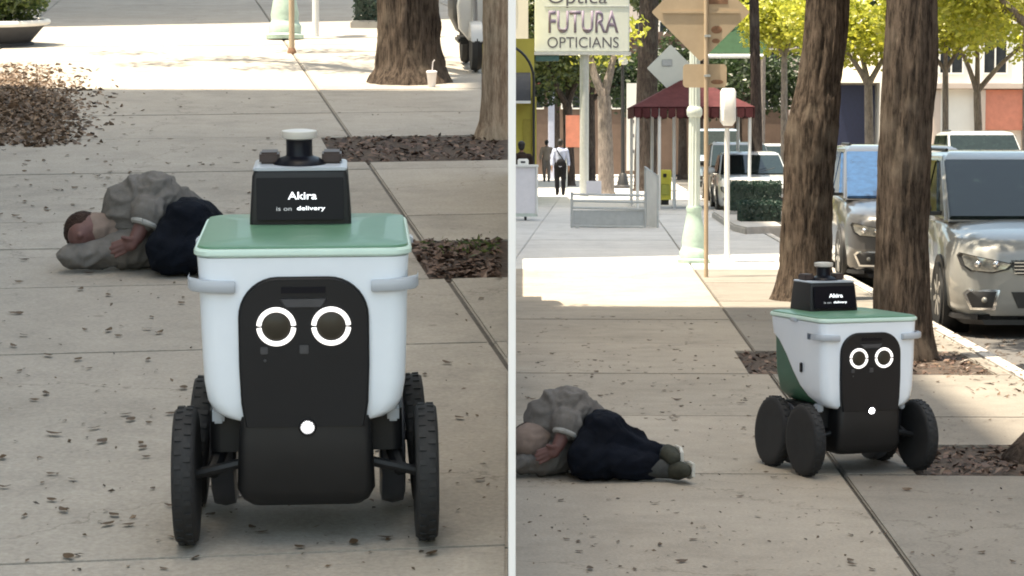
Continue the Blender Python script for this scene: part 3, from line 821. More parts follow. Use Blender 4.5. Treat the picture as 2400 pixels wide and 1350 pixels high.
# ================================================================== LYING PEOPLE
def make_sleeper(mx, label, tuck=0.0):
    """on his side, knees drawn up towards us, head to the left"""
    t = thing('person', label, 'person', mx, 'people lying curled up on the pavement')
    h = tuck
    S1, S2, E, W = (.435, .03, .32), (.34, .07, .13), (.415, -.125, .275), (.368, -.185, .172)
    body = [('s', (.110 + h, -.02, .175), (.088, .088, .088)), ('s', (.09 + h * .95, -.075, .165), (.06, .05, .065)), ('s', (.095 + h, -.122, .172), .016),
            ('c', (.17 + h * .9, 0, .17), (.33, .05, .2), .055, .06), ('c', S1, (.58, .20, .17), .10, .09), ('c', S2, (.58, .20, .14), .10, .09),
            ('c', S1, E, .06, .048), ('c', E, W, .046, .034),
            ('s', (.338, -.205, .145), (.040, .026, .034)),
            ('c', (.315, -.212, .165), (.262, -.215, .150), .0105, .0085), ('c', (.310, -.216, .147), (.252, -.222, .128), .011, .0085),
            ('c', (.310, -.218, .128), (.258, -.224, .106), .0105, .0085), ('c', (.318, -.216, .110), (.274, -.222, .088), .0095, .008),
            ('c', (.345, -.222, .170), (.312, -.236, .182), .0125, .010),
            ('c', (.34, -.02, .11), (.10 + h, -.10, .075), .055, .04),
            ('c', (.60, .16, .20), (.60, -.15, .245), .09, .075), ('c', (.60, .16, .13), (.52, -.21, .12), .09, .075),
            ('c', (.60, -.15, .245), (.86, -.16, .14), .07, .045), ('c', (.52, -.21, .12), (.86, -.22, .065), .07, .042),
            ('c', (.86, -.16, .14), (.95, -.20, .11), .042, .03), ('c', (.86, -.22, .065), (.96, -.26, .055), .042, .03)]
    b = blob('body', body, .0058, M['skin'], t, 3)
    sw = [('c', S1, (.58, .20, .175), .13, .118), ('c', S2, (.58, .20, .145), .128, .12), ('c', S1, S2, .13, .125),
          ('s', (.315 + h * .2, .06, .27), (.14, .13, .15)), ('s', (.37, .06, .325), (.12, .12, .115)), ('c', S1, E, .092, .078), ('s', (.455, .0, .352), (.08, .1, .088)),
          ('c', (.36, .0, .115), (.22 + h * .6, -.06, .085), .105, .078), ('c', (.22 + h * .6, -.06, .085), (.05 + h, -.10, .07), .078, .062)]
    blob('sweater', sw, .0085, M['sweater'], t, 5, (.021, 7.0))
    ring = []
    ax = (Vector(W) - Vector(E)).normalized() + Vector((0, .1, -.25)); ax.normalize(); u = ax.cross(Vector((1, 0, 0))).normalized(); v = ax.cross(u)
    for k in range(25):
        a = 2 * math.pi * k / 24; ring.append(Vector(E) + Vector((-.012, -.028, -.042)) + (u * math.cos(a) + v * math.sin(a)) * .053)
    obj('cuff', MB().tube(ring, .014, 8), M['cuff'], t)
    blob('hood', [('s', (.155 + h, .005, .185), (.078, .10, .083)), ('c', (.165 + h, .01, .165), (.27 + h * .3, .05, .2), .08, .09)] + ([('s', (.10 + h, -.055, .178), (.100, .094, .097))] if tuck else []), .01, M['hood'], t, 6, (.006, 14))
    blob('hair', [('s', (.092 + h, -.008, .192), (.087, .090, .080)), ('s', (.075 + h, .02, .17), (.08, .085, .085))], .008, M['hair'], t, 3, (.005, 45))
    tr = [('s', (.61, .19, .145), (.14, .14, .145)), ('c', (.62, .14, .18), (.605, -.145, .25), .12, .112), ('c', (.62, .14, .12), (.52, -.205, .115), .12, .11),
          ('c', (.605, -.145, .245), (.55, -.18, .15), .11, .11), ('c', (.61, -.145, .23), (.835, -.165, .142), .105, .068), ('c', (.52, -.205, .115), (.83, -.222, .078), .11, .068),
          ('c', (.60, -.1, .15), (.68, -.06, .15), .12, .11)]
    blob('trousers', tr, .0085, M['navy'], t, 5, (.018, 6.5))
    for (a, c, k) in (((.83, -.165, .140), (.925, -.165, .132), 1), ((.82, -.222, .068), (.955, -.245, .058), 2)):
        blob('sock', [('c', a, Vector(a).lerp(Vector(c), .95), .054, .047)], .008, M['sock'], t, 3)
        d = Vector((.025, -.11, -.012)) if k == 1 else Vector((.045, -.10, .012))
        s = blob('shoe', [('c', c, Vector(c) + d * .35, .05, .052), ('c', Vector(c) + d * .35, Vector(c) + d, .050, .038)], .007, M['shoe'], t, 3)
        n = Vector((1, .15, 0)).normalized()
        sp = [Vector(c) + n * .045 + Vector((0, .03, 0)), Vector(c) + n * .052 + d * .5, Vector(c) + n * .038 + d * 1.15]
        mb = MB()
        for i in range(len(sp) - 1):
            pass
        rings = []
        for q, wv in zip(sp, (.040, .046, .036)):
            rings.append([q + Vector((-.008, 0, -wv)), q + Vector((.008, 0, -wv)), q + Vector((.008, 0, wv)), q + Vector((-.008, 0, wv))])
        obj('sole', mb.rings(rings), M['sole'], s, bevel=.004)
    return t

lp = lgnd(130, 648)
make_sleeper(T(UP @ Vector((lp.x, lp.y + .24, 0))) @ Matrix.Rotation(PL - PR, 4, 'X') @ Matrix.Diagonal((1, 1, 1, 1)),
             'person in grey sweater and dark trousers curled up behind the large near robot, feet hidden')
rp = gnd(1205, 1128)
make_sleeper(T(rp.x - .145, rp.y + .24, 0), 'person in grey sweater lying curled up with both grey shoes in view', .13)

# ================================================================== VEHICLES
def car(name, label, cat, mx, paint, L=4.9, W=1.95, hood=1.02, roof=1.72, wb=(.95, 3.95), wr=.34, van=True, group=None, bonnet=1.15, detail=True, glass='car_glass'):
    """nose towards -y; the nose tip stands at y = 0"""
    t = thing(name, label, cat, mx, group)
    w = W / 2
    def sec(y, zb, zt, hw, sh=.8):
        zm = zb + (zt - zb) * .45
        half = [(hw * .90, zb), (hw * .985, zb + .10), (hw, zm), (hw * .985, zb + (zt - zb) * .74), (hw * .94, zb + (zt - zb) * .92), (hw * sh, zt), (hw * .4, zt + .03)]
        return [(x, y, z) for x, z in half] + [(-x, y, z) for x, z in reversed(half)]
    fb = bonnet
    S = [sec(0.0, .24, hood - .30, w * .62), sec(.05, .2, hood - .215, w * .80), sec(.16, .18, hood - .16, w * .90), sec(.34, .18, hood - .11, w * .965), sec(.6, .18, hood - .07, w * .99), sec(fb, .18, hood, w),
         sec(fb + .5, .18, hood + .03, w, .95), sec(L - .7, .2, hood + .06, w, .95), sec(L - .2, .22, hood + .02, w * .97, .92), sec(L, .3, hood - .1, w * .9, .9)]
    obj('body', MB().rings(S), M[paint], t, ang=50)
    # cabin
    wf, rf = fb - .10, fb + (1.2 if van else 1.15)
    rr, br = (L - .45, L - .12) if van else (L - 1.15, L - .55)
    z0 = hood - .01
    A = lambda y, z, hw: [(hw, y, z), (-hw, y, z)]
    rings = []
    for (ya, yb, z, hw) in ((wf, br, z0, w * .93), (rf - .07, rr + .06, roof - .085, w * .80), (rf + .06, rr - .05, roof - .025, w * .74), (rf + .4, rr - .4, roof, w * .60)):
        rings.append([(hw, ya, z), (hw, yb, z), (-hw, yb, z), (-hw, ya, z)])
    obj('cabin', MB().rings(rings), M[paint], t, bevel=.03, seg=3, ang=50)
    # glass set a little proud of the cabin
    def pane(nm, a, b, c, d, off):
        a, b, c, d = map(Vector, (a, b, c, d)); n = (b - a).cross(d - a).normalized()
        if n.dot(Vector(off)) < 0: n = -n
        q = [p + n * .022 for p in (a, b, c, d)]; r = [p - n * .03 for p in (a, b, c, d)]
        return obj(nm, MB().add(q + r, [(0, 1, 2, 3), (7, 6, 5, 4), (0, 1, 5, 4), (1, 2, 6, 5), (2, 3, 7, 6), (3, 0, 4, 7)]), M[glass], t, bevel=.012)
    ya, yb = wf + .05, rf - .09
    zt = roof - .105
    pane('windscreen', (w * .885, ya, z0 + .04), (-w * .885, ya, z0 + .04), (-w * .775, yb, zt), (w * .775, yb, zt), (0, -1, .5))
    pane('rear_window', (w * .8, br - .03, z0 + .1), (-w * .8, br - .03, z0 + .1), (-w * .72, rr + .06, zt), (w * .72, rr + .06, zt), (0, 1, .3))
    ys = [wf + .42, wf + 1.35, wf + 2.4, br - .35] if van else [wf + .45, wf + 1.45, wf + 2.35, br - .45]
    for s in (-1, 1):
        for i in range(3):
            y0, y1 = ys[i] + .05, ys[i + 1] - .05
            yt0 = max(y0, rf + .02) if i == 0 else y0
            yt1 = min(y1, rr - .1)
            pane('side_window', (s * w * .93, y0, z0 + .07), (s * w * .93, y1, z0 + .07), (s * w * .81, yt1, zt), (s * w * .81, yt0, zt), (s, 0, .2))
        mr = obj('wing_mirror', MB().ball((s * (w + .13), wf + .40, z0 + .13), (.12, .07, .085), 12, 8), M['car_black'] if van else M[paint], t)
        obj('mirror_arm', MB().box(min(s * (w - .1), s * (w + .08)), max(s * (w - .1), s * (w + .08)), wf + .40, wf + .45, z0 + .06, z0 + .10), M['car_black'], mr)
        for yy in wb:
            pr = [(wr * .62, -.10), (wr * .93, -.11), (wr, -.07), (wr, .07), (wr * .93, .11), (wr * .62, .10)]
            m4 = T(s * (w - .115), yy, wr) @ Matrix.Rotation(math.pi / 2 * s, 4, 'Y')
            arch = MB().lathe([(wr * 1.17, -.14), (wr * 1.17, .122), (wr * .3, .121), (wr * .3, -.14)], 28, m4)
            obj('wheel_arch', arch, M['car_black'], t)
            wl = obj('wheel', MB().lathe(pr, 28), M['tyre'], t, m4 @ T(0, 0, .032))
            rm = MB().lathe([(.001, .07), (wr * .2, .08), (wr * .62, .085), (wr * .64, .10), (wr * .64, -.09), (.001, -.09)], 24)
            for k in range(7):
                rm.box(wr * .15, wr * .6, -.022, .022, .07, .104, Rz(2 * math.pi * k / 7))
            obj('rim', rm, M['rim'], wl)
        # lamps
        if detail:
            hp = [(x_, z_ + hood - 1.06) for x_, z_ in ((.44, .70), (.60, .735), (.80, .775), (.915, .80), (.935, .77), (.91, .68), (.84, .63), (.64, .615), (.50, .65))]
            def ip(v, tb):
                for (a, ya_), (b, yb_) in zip(tb, tb[1:]):
                    if v <= b: return ya_ + (yb_ - ya_) * max(0, v - a) / (b - a)
                return tb[-1][1]
            def fy(x, z=.5):
                x = abs(x)
                return max(ip(x, ((0, 0), (.58, 0), (.62, .005), (.80, .05), (.90, .16), (.965, .34), (1.0, .6))),
                           ip(z - hood, ((-1, 0), (-.33, 0), (-.25, .05), (-.19, .16), (-.14, .34))))
            def lamp(pts, nm, m, par, out=.03, k=1.0):
                cx = sum(p[0] for p in pts) / len(pts); cz = sum(p[1] for p in pts) / len(pts)
                q = [(cx + (x - cx) * k, cz + (z - cz) * k) for x, z in pts]
                fr = [(s * x * w, fy(x, z) - out, z) for x, z in q]; bk = [(s * x * w, fy(x, z) + .2, z) for x, z in q]
                n = len(q); ctr = (s * cx * w, fy(cx, cz) - out - .012, cz)
                return obj(nm, MB().add(fr + bk + [ctr], [(i, (i + 1) % n, 2 * n) for i in range(n)] + [(i, i + n, (i + 1) % n + n, (i + 1) % n) for i in range(n)]), m, par, ang=30)
            hl = lamp(hp, 'headlight', M['car_black'], t, .02)
            lamp(hp, 'lens', M['lamp_glass'], hl, .032, .86)
            for fx in (.62, .78):
                obj('bulb', MB().ball((s * fx * w, fy(fx) - .035, hood - .36), .036), M['chrome'], hl)
            fg = [(.58, .46), (.86, .46), (.90, .42), (.84, .27), (.62, .27)]
            f1 = lamp(fg, 'fog_lamp', M['chrome'], t, .03)
            lamp(fg, 'surround', M['car_black'], f1, .042, .8)
            obj('bulb', MB().ball((s * .72 * w, fy(.72) - .04, .365), .03), M['lamp_glass'], f1)
            obj('tail_light', MB().box(s * w * .8 - .06, s * w * .8 + .06, L - .12, L - .01, .8, 1.05), M['red_panel'], t, bevel=.02)
    gr = obj('grille', MB().prism([(-.5 * w, .74), (.5 * w, .74), (.44 * w, .60), (-.44 * w, .60)], -.02, .12, 'xz'), M['car_black'], t, bevel=.02)
    for k in range(4):
        obj('grille_bar', MB().box(-.45 * w, .45 * w, -.03, .0, .615 + k * .032, .624 + k * .032), M['chrome'], gr)
    obj('air_intake', MB().prism([(-.5 * w, .46), (.5 * w, .46), (.42 * w, .27), (-.42 * w, .27)], -.012, .15, 'xz'), M['car_black'], t, bevel=.02)
    obj('lower_bumper', MB().rings([sec(.03, .13, .235, w * .78), sec(.3, .12, .235, w * .95), sec(1.2, .12, .235, w * .99)]), M['car_black'], t)
    bd = obj('badge', MB().ball((0, -.02, .67), (.09, .02, .03)), M['chrome'], t)
    obj('number_plate', MB().box(-.16, .16, -.03, -.012, .48, .56), M['white_plaster'], t, bevel=.004)
    obj('roof_rail', MB().tube([(-w * .66, rf + .5, roof + .005), (-w * .66, rr - .5, roof + .01)], .018, 6), M['car_black'], t)
    for s in (-1, 1):
        obj('wiper', MB().tube([(s * .1, ya - .02, z0 + .08), (s * .1 + .45, ya + .12, z0 + .2)], .008, 5), M['car_black'], t)
        obj('door_seam', MB().box(s * w - .008, s * w + .006, wf + 1.36, wf + 1.368, .3, z0 + .02), M['car_black'], t)
        obj('door_handle', MB().box(s * (w + .0) - .02, s * (w + .0) + .02, wf + 1.12, wf + 1.28, .86, .885), M[paint], t, bevel=.006)
    return t

RZ0 = -0.13
mv = at(2240, 780, 22.5)
vx = at(2178, 560, 22.0).x + 1.145
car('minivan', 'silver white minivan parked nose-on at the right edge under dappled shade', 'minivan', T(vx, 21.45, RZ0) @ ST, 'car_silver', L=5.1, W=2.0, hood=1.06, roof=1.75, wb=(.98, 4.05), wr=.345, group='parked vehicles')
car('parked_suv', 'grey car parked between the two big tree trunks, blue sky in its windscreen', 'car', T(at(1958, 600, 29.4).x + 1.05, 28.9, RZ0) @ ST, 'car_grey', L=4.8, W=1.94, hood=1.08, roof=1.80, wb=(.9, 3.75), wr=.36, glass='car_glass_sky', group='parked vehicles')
car('parked_car', 'white hatchback parked beyond the green hedge boxes, dark windscreen', 'car', T(at(1672, 430, 58).x + .97, 57, RZ0) @ ST, 'car_white', L=4.4, W=1.86, hood=.98, roof=1.58, wb=(.85, 3.4), wr=.33, group='parked vehicles', van=False)
car('parked_suv', 'dark grey SUV parked just behind the white hatchback', 'car', T(at(1640, 400, 66).x + 1.2, 65.5, RZ0) @ ST, 'car_dark', L=4.8, W=1.95, hood=1.08, roof=1.82, wb=(.9, 3.7), wr=.36, group='parked vehicles')
car('parked_van', 'pale blue van standing farthest along the near kerb', 'van', T(at(1690, 330, 92).x, 92, RZ0) @ ST, 'car_blue', L=5.3, W=2.0, hood=1.25, roof=2.35, wb=(.9, 4.1), wr=.36, group='parked vehicles')
car('parked_car', 'white car with raised green tinted rear glass by the curving branches at right', 'car', T(at(2318, 330, 52).x, 51, RZ0) @ ST, 'car_white', L=4.7, W=1.9, hood=1.2, roof=2.08, wb=(.9, 3.7), wr=.36, group='parked vehicles')
car('parked_car', 'white car seen between the thin street tree and the tree with the swollen trunk', 'car', T(at(1812, 330, 84).x, 84, RZ0) @ ST, 'car_white', L=4.6, W=1.85, hood=.98, roof=1.75, wb=(.85, 3.5), wr=.33, group='parked vehicles')
# scooter standing in for a white and black car front by the upper tree
def scooter(mx):
    t = thing('stand_in_scooter', 'motor scooter standing in for a white and black car front behind the thick tree', 'motor scooter', mx)
    obj('front_shield', MB().rings([rrect(.05, -.03, .03, .02, .30), rrect(.15, -.05, .05, .03, .42), rrect(.17, -.06, .06, .04, .65), rrect(.13, -.04, .05, .03, .86), rrect(.06, -.02, .03, .02, .93)], T(0, -.02, 0)), M['car_white'], t)
    obj('front_mudguard', MB().prism([(-.19 + .2 * (1 - math.cos(rad(a))), .25 + .24 * math.sin(rad(a))) for a in range(10, 171, 20)], -.06, .06, 'yz', T(0, -.26, .02)), M['car_white'], t, bevel=.01)
    for y in (-.24, .95):
        wl = obj('wheel', MB().lathe([(.12, -.04), (.20, -.05), (.23, 0), (.20, .05), (.12, .04)], 24), M['tyre'], t, T(0, y, .23) @ Matrix.Rotation(math.pi / 2, 4, 'Y'))
        obj('rim', MB().lathe([(.001, -.03), (.12, -.035), (.125, 0), (.12, .035), (.001, .03)], 20), M['rim'], wl)
    obj('fork', MB().tube([(0, -.24, .23), (0, -.12, .6), (0, -.02, .98)], .03, 8), M['steel'], t)
    hb = obj('handlebar', MB().tube([(-.31, .08, 1.02), (-.12, 0, .98), (.12, 0, .98), (.31, .08, 1.02)], .018, 8), M['black_metal'], t)
    for s in (-1, 1):
        obj('mirror', MB().ball((s * .24, .02, 1.24), (.07, .015, .05)), M['car_black'], hb)
        obj('mirror_stalk', MB().tube([(s * .2, .05, 1.0), (s * .24, .03, 1.2)], .008, 6), M['black_metal'], hb)
    obj('headlight', MB().ball((0, -.06, .93), (.09, .06, .07)), M['lamp_glass'], t)
    obj('footboard', MB().box(-.15, .15, .05, .5, .26, .33), M['car_black'], t, bevel=.02)
    obj('rear_body', MB().rings([rrect(.10, .45, 1.1, .08, .35), rrect(.17, .42, 1.2, .1, .5), rrect(.17, .42, 1.25, .1, .68), rrect(.14, .45, 1.2, .1, .76)]), M['car_black'], t)
    obj('seat', MB().rings([rrect(.15, .42, 1.18, .1, .76), rrect(.16, .42, 1.2, .1, .82), rrect(.12, .46, 1.14, .1, .86)]), M['black_cloth'], t)
    return t
q = lat(1110, 185, 23.3)
scooter(T(UP @ Vector((q.x, 23.3, 0))) @ Matrix.Rotation(PL - PR, 4, 'X') @ Rz(rad(6)))

# ================================================================== TREES
def vt(p): return T(UP @ Vector(p))     # upright thing standing on the upper pavement
big = 'old street trees beside the kerb'
# lower street: the two big trunks
b1 = gnd(1888, 702)
L1, E1 = limbs_from((.25, .1, 3.9), [((.9, -.2, .9), 2.6), ((.5, .8, 1), 2.4), ((.7, -.7, 1.1), 2.4)], .16, 3)
tree('street_tree', 'big tree with swollen leaning trunk directly behind the smaller robot', T(b1), [(0, 0, -.1), (0, 0, .06), (.0, 0, .35), (.01, 0, 1.0), (.05, .0, 1.75), (.13, .03, 2.3), (.20, .05, 2.9), (.25, .1, 4.0)], [.42, .34, .275, .255, .27, .225, .215, .23], L1,
     [(e, .75) for e in E1] + [((1.0, .2, 6.0), .9), ((1.5, -1.2, 5.2), .8), ((.2, 2.6, 5.6), .9), ((1.0, 4.2, 5.6), .9), ((.6, 3.4, 6.6), .9), ((.75, .1, 3.5), .34), ((.12, .5, 3.5), .3)], M['bark'], M['leaf_dark'], seed=11, group=big, per=260, n=90, amp=.15, step=.025)
b2 = gnd(2118, 838)
L2, E2 = limbs_from((.05, .1, 4.1), [((.5, 1.0, .8), 3.2), ((1.0, .6, .7), 2.8), ((.3, 1.2, .9), 3.8), ((.9, 1.2, .8), 3.6), ((.3, 1.3, .35), 6.0), ((.55, 1.0, .4), 5.4)], .14, 5)
tree('street_tree', 'big straight tree in front of the silver minivan', T(b2), [(0, 0, -.1), (0, 0, .05), (-.01, 0, .3), (-.02, 0, 1.0), (.0, .0, 1.8), (.03, .0, 2.4), (.05, .05, 3.2), (.05, .1, 4.2)], [.30, .25, .215, .195, .195, .20, .19, .18], L2,
     [(e, .85) for e in E2] + [((1.0, 3.4, 4.9), .7), ((.3, 5.8, 5.6), .8), ((1.2, 6.6, 5.8), .9), ((2.1, 4.2, 5.2), .8), ((2.1, 6.0, 6.0), .9), ((.2, 7.2, 6.0), .8), ((1.6, 2.6, 5.0), .7), ((.6, 5.0, 4.9), .6), ((.3, 3.6, 6.6), .9), ((1.6, 4.6, 6.6), .9), ((.9, 2.6, 6.2), .9), ((1.6, 3.4, 5.6), .85), ((.4, 4.4, 5.8), .8), ((1.9, 1.6, 5.4), .7), ((1.2, 5.2, 6.0), .8)], M['bark'], M['leaf_dark'], leaf=(.09, .19), seed=23, group=big, per=420, n=90, amp=.15, step=.025)
b3 = gnd(2484, 1070)
L3, E3 = limbs_from((.0, .0, 4.1), [((1.0, .2, .9), 2.0), ((.9, -.6, 1), 2.4), ((.8, -.9, .8), 2.2)], .12, 8)
tree('street_tree', 'tree whose root flare just enters at the far right edge beside the soil pit', T(b3), [(0, 0, -.1), (-.06, 0, .0), (.0, 0, .09), (.03, 0, .3), (.06, 0, 2), (.1, 0, 4.2)], [.30, .25, .165, .125, .12, .11], L3,
     [(e, .6) for e in E3], M['bark_dark'], M['leaf_dark'], seed=31, group=big, per=130, n=30, amp=.08)
# upper pavement: two trunks
c1 = lgnd(962, 192)
L4, E4 = limbs_from((-.1, .1, 3.6), [((.1, .9, 1.2), 1.8), ((-.1, .7, 1.5), 1.8), ((-1, .6, .45), 3.4), ((-.7, 1, .5), 3.6), ((-1, .9, .4), 4.8)], .14, 9)
tree('street_tree', 'thick tree with a sunlit left flank and a paper cup at its foot', vt(c1), [(0, 0, -.15), (0, 0, .0), (.0, 0, .14), (-.01, 0, .4), (-.015, 0, 1.0), (-.02, 0, 2.2), (-.1, .1, 3.8)], [.46, .385, .315, .285, .275, .26, .24], L4,
     [(e, .55) for e in E4] + [((.0, .8, 5.6), .6), ((-2.0, 1.6, 4.6), .45), ((-3.0, 2.6, 5.0), .5), ((-1.4, 3.0, 5.2), .5), ((-3.9, 1.9, 4.8), .45), ((-2.5, 4.0, 5.4), .55), ((-4.6, 3.6, 5.2), .5)], M['bark'], M['leaf_dark'], seed=41, group=big, per=150, n=80, amp=.15, step=.025)
c2 = lgnd(1157, 322)
L5, E5 = limbs_from((-.02, .0, 3.0), [((-.9, .3, 1.2), 1.6), ((-.4, -.6, 1.3), 1.5)], .07, 12)
tree('street_tree', 'slimmer pale barked tree at the end of the white divider', vt(c2), [(0, 0, -.15), (0, 0, .0), (.01, 0, .12), (.015, 0, .35), (.02, 0, .9), (.015, 0, 2.0), (-.02, 0, 3.1)], [.15, .13, .108, .10, .096, .092, .085], L5,
     [(e, .5) for e in E5], M['bark_pale'], M['leaf_dark'], seed=47, group=big, per=110, n=56, amp=.13, step=.025)

# trees down the street
def far_tree(label, px, foot, d, top_px, r, mb_, ml, seed, forks, crown, leaf=(.13, .28), per=150, z0=0.0, amp=.06):
    b = at(px, foot, d); b.z = z0
    tp = at(top_px[0], top_px[1], d) - b
    L, E = limbs_from(tp, forks, r * .7, seed)
    tree('street_tree', label, T(b), [(0, 0, -.1), (0, 0, .1), tuple(Vector((tp.x * .35, 0, tp.z * .4))), tuple(tp)], [r * 1.5, r * 1.1, r, r * .85], L,
         [((Vector(e)), crown) for e in E], mb_, ml, leaf=leaf, per=per, n=18, seed=seed, amp=amp, group='trees further down the street', step=.15)
far_tree('dark thick tree right of the opticians sign', 1512, 444, 79, (1522, -30), .36, M['bark_dark'], M['leaf_mid'], 61, [((-1, 0, 1), 3.4), ((.6, .3, 1), 3.0), ((0, -.5, 1), 3.0)], 1.2)
far_tree('pale forked tree under the opticians sign', 1421, 462, 74, (1416, 225), .24, M['bark_grey'], M['leaf_lime'], 63, [((-.5, .2, 1), 2.4), ((.55, .2, 1), 2.4)], .7, per=60)
far_tree('leafy tree behind the round red sign', 1335, 440, 88, (1330, 250), .2, M['bark_dark'], M['leaf_mid'], 65, [((-.6, 0, 1), 2.4), ((.5, .2, 1), 2.6), ((0, .6, 1), 2.6)], 1.1)
far_tree('thin dark street tree rising behind the green hedge boxes', 1776, 436, 60, (1766, -60), .14, M['bark_dark'], M['leaf_mid'], 67, [((-.6, 0, 1), 2.2), ((.6, .2, 1), 2.2), ((.1, -.5, 1), 2.2)], .9, leaf=(.09, .2), z0=-.13)
far_tree('lime green tree seen between the two big trunks', 2040, 400, 74, (2035, 200), .15, M['bark_grey'], M['leaf_lime'], 69, [((-.9, 0, 1), 3.0), ((-.35, .2, 1), 2.6), ((.8, .2, 1), 2.6)], 1.15, per=260, z0=-.13)
far_tree('lime green tree just left of the tree with the swollen trunk', 1838, 400, 80, (1838, 135), .12, M['bark_grey'], M['leaf_lime'], 71, [((-.5, 0, 1), 1.7), ((.5, .2, 1), 1.7)], 1.05, per=270, z0=-.13)
far_tree('slim reddish street tree left of the curving branches', 2216, 400, 70, (2216, 165), .10, M['bark_grey'], M['leaf_lime'], 73, [((-.8, 0, 1), 2.4), ((.7, .2, 1), 2.4), ((0, -.4, 1), 2.6)], 1.2, per=260, z0=0)
far_tree('bare limbed street tree with curving branches before the white building', 2297, 400, 72, (2290, 215), .13, M['bark_grey'], M['leaf_lime'], 75, [((-.5, 0, 1.2), 3.4), ((1.1, 0, 1), 3.6), ((.1, .2, 1.2), 3.2)], 1.0, per=190, z0=0)
far_tree('lime green tree filling the top right corner', 2410, 400, 66, (2410, 60), .16, M['bark_grey'], M['leaf_lime'], 77, [((-1.2, 0, .7), 3.4), ((-.9, .5, .5), 2.2), ((.9, .2, .8), 2.6)], 1.4, per=270, z0=0)
far_tree('tall mid green tree over the red canopy', 1640, 380, 104, (1640, 60), .26, M['bark_dark'], M['leaf_mid'], 79, [((-.9, 0, .8), 3.2), ((.7, .4, 1), 3.4), ((.2, -.6, 1), 3.2)], 1.7, leaf=(.2, .4))
far_tree('tall dark green tree above the green canopy', 1770, 380, 124, (1770, 90), .28, M['bark_dark'], M['leaf_dark'], 81, [((-.9, 0, .8), 3.4), ((.8, .4, .8), 3.6), ((.2, -.6, 1), 3.2)], 2.0, leaf=(.22, .45))
far_tree('mid green tree behind the opticians sign at the left', 1300, 400, 110, (1300, 110), .24, M['bark_dark'], M['leaf_mid'], 83, [((-.8, 0, .8), 3.0), ((.8, .4, .8), 3.4), ((.2, -.6, 1), 3.2)], 1.7, leaf=(.2, .4))
far_tree('mid green tree closing the street between grey and pink buildings', 1930, 380, 130, (1930, 120), .26, M['bark_dark'], M['leaf_mid'], 85, [((-.8, 0, .8), 3.0), ((.8, .4, .8), 3.4), ((.2, -.6, 1), 3.2)], 1.9, leaf=(.22, .45))

far_tree('dark low crowned tree behind the walkers', 1385, 400, 96, (1385, 235), .18, M['bark_dark'], M['leaf_dark'], 87, [((-.9, 0, .3), 2.2), ((.8, .3, .4), 2.4), ((0, -.4, 1), 2.4)], 1.2, leaf=(.16, .34))
far_tree('dark low crowned tree behind the red canopy', 1600, 400, 108, (1600, 250), .2, M['bark_dark'], M['leaf_dark'], 89, [((-1, 0, .2), 2.6), ((.9, .3, .3), 2.8), ((0, -.4, 1), 2.4)], 1.5, leaf=(.18, .36))
far_tree('dark bushy tree behind the parked white hatchback', 1730, 400, 112, (1730, 240), .2, M['bark_dark'], M['leaf_dark'], 91, [((-1, 0, .2), 2.6), ((.9, .3, .3), 2.8), ((0, -.4, 1), 2.4)], 1.5, leaf=(.18, .36))

# ================================================================== STREET FURNITURE, lower street
# ornate pale green lamp post
def lamp_post(mx, label, base='green_metal', group=None):
    t = thing('lamp_post', label, 'lamp post', mx, group)
    obj('base', MB().lathe([(.23, 0), (.235, .05), (.20, .07), (.205, .16), (.185, .19), (.165, .24), (.175, .30), (.15, .44), (.12, .60), (.10, .72), (.115, .76), (.105, .80)], 20), M[base], t)
    pr = []
    for k in range(33):
        a = 2 * math.pi * k / 32
        pr.append((1 if k % 2 else .88) )
    rings = [[((r * (1 if j % 2 else .86)) * math.cos(2 * math.pi * j / 24), (r * (1 if j % 2 else .86)) * math.sin(2 * math.pi * j / 24), z) for j in range(24)] for r, z in ((.088, .80), (.085, 1.2), (.08, 2.2), (.072, 3.6), (.06, 4.7))]
    obj('shaft', MB().rings(rings), M['mint_metal'], t, ang=25)
    obj('collar', MB().lathe([(.09, 2.05), (.11, 2.09), (.11, 2.16), (.09, 2.2)], 20), M['mint_metal'], t)
    ar = obj('cross_arm', MB().tube([(-.5, 0, 4.9), (-.35, 0, 4.68), (0, 0, 4.62), (.35, 0, 4.68), (.5, 0, 4.9)], .03, 8), M['mint_metal'], t)
    for s in (-1, 1):
        obj('globe', MB().ball((s * .5, 0, 5.1), .19, 18, 12), M['white_plaster'], ar)
    obj('finial', MB().lathe([(.06, 4.7), (.08, 4.78), (.03, 4.9), (.001, 5.05)], 14), M['mint_metal'], t)
    return t
lamp_post(T(gnd(1626, 616)), 'pale green fluted lamp post with flared base behind the tan diamond sign')

# tan diamond sign seen from behind, on its thin pole
D = 29.0
t = thing('road_sign', 'tan back of a large diamond road sign on a thin pole, stained by stickers', 'road sign', T(gnd(1655, 650)))
b = gnd(1655, 650); D = b.y
lo = lambda px, py: at(px, py, D) - b
obj('pole', MB().tube([(0, 0, -.05), lo(1655, 320), lo(1655, -95)], .027, 10), M['tan_metal'], t)
cx = lo(1643, 28); hd = (1757 - 1531) / 2 * D / F
def diamond(h, n=4):
    pts = []
    for a in (0, 90, 180, 270):
        for k in range(-2, 3):
            q = rad(a + k * 8); 
            pts.append((math.cos(rad(a)) * (h - .05 * h) + .05 * h * math.cos(rad(a + k * 22)), math.sin(rad(a)) * (h - .05 * h) + .05 * h * math.sin(rad(a + k * 22))))
    return pts
pl_ = obj('plate', MB().prism(diamond(hd), .035, .042, 'xz', T(cx.x, 0, cx.z)), M['tan_metal'], t, smooth=False)
obj('brace', MB().box(-hd * .8, hd * .8, .022, .034, -.018, .018, T(cx.x, 0, cx.z)), M['tan_metal'], pl_, bevel=.003)
obj('sticker', MB().box(.10, .34, .031, .0335, .10, .27, T(cx.x, 0, cx.z)), M['tan_rust'], pl_)
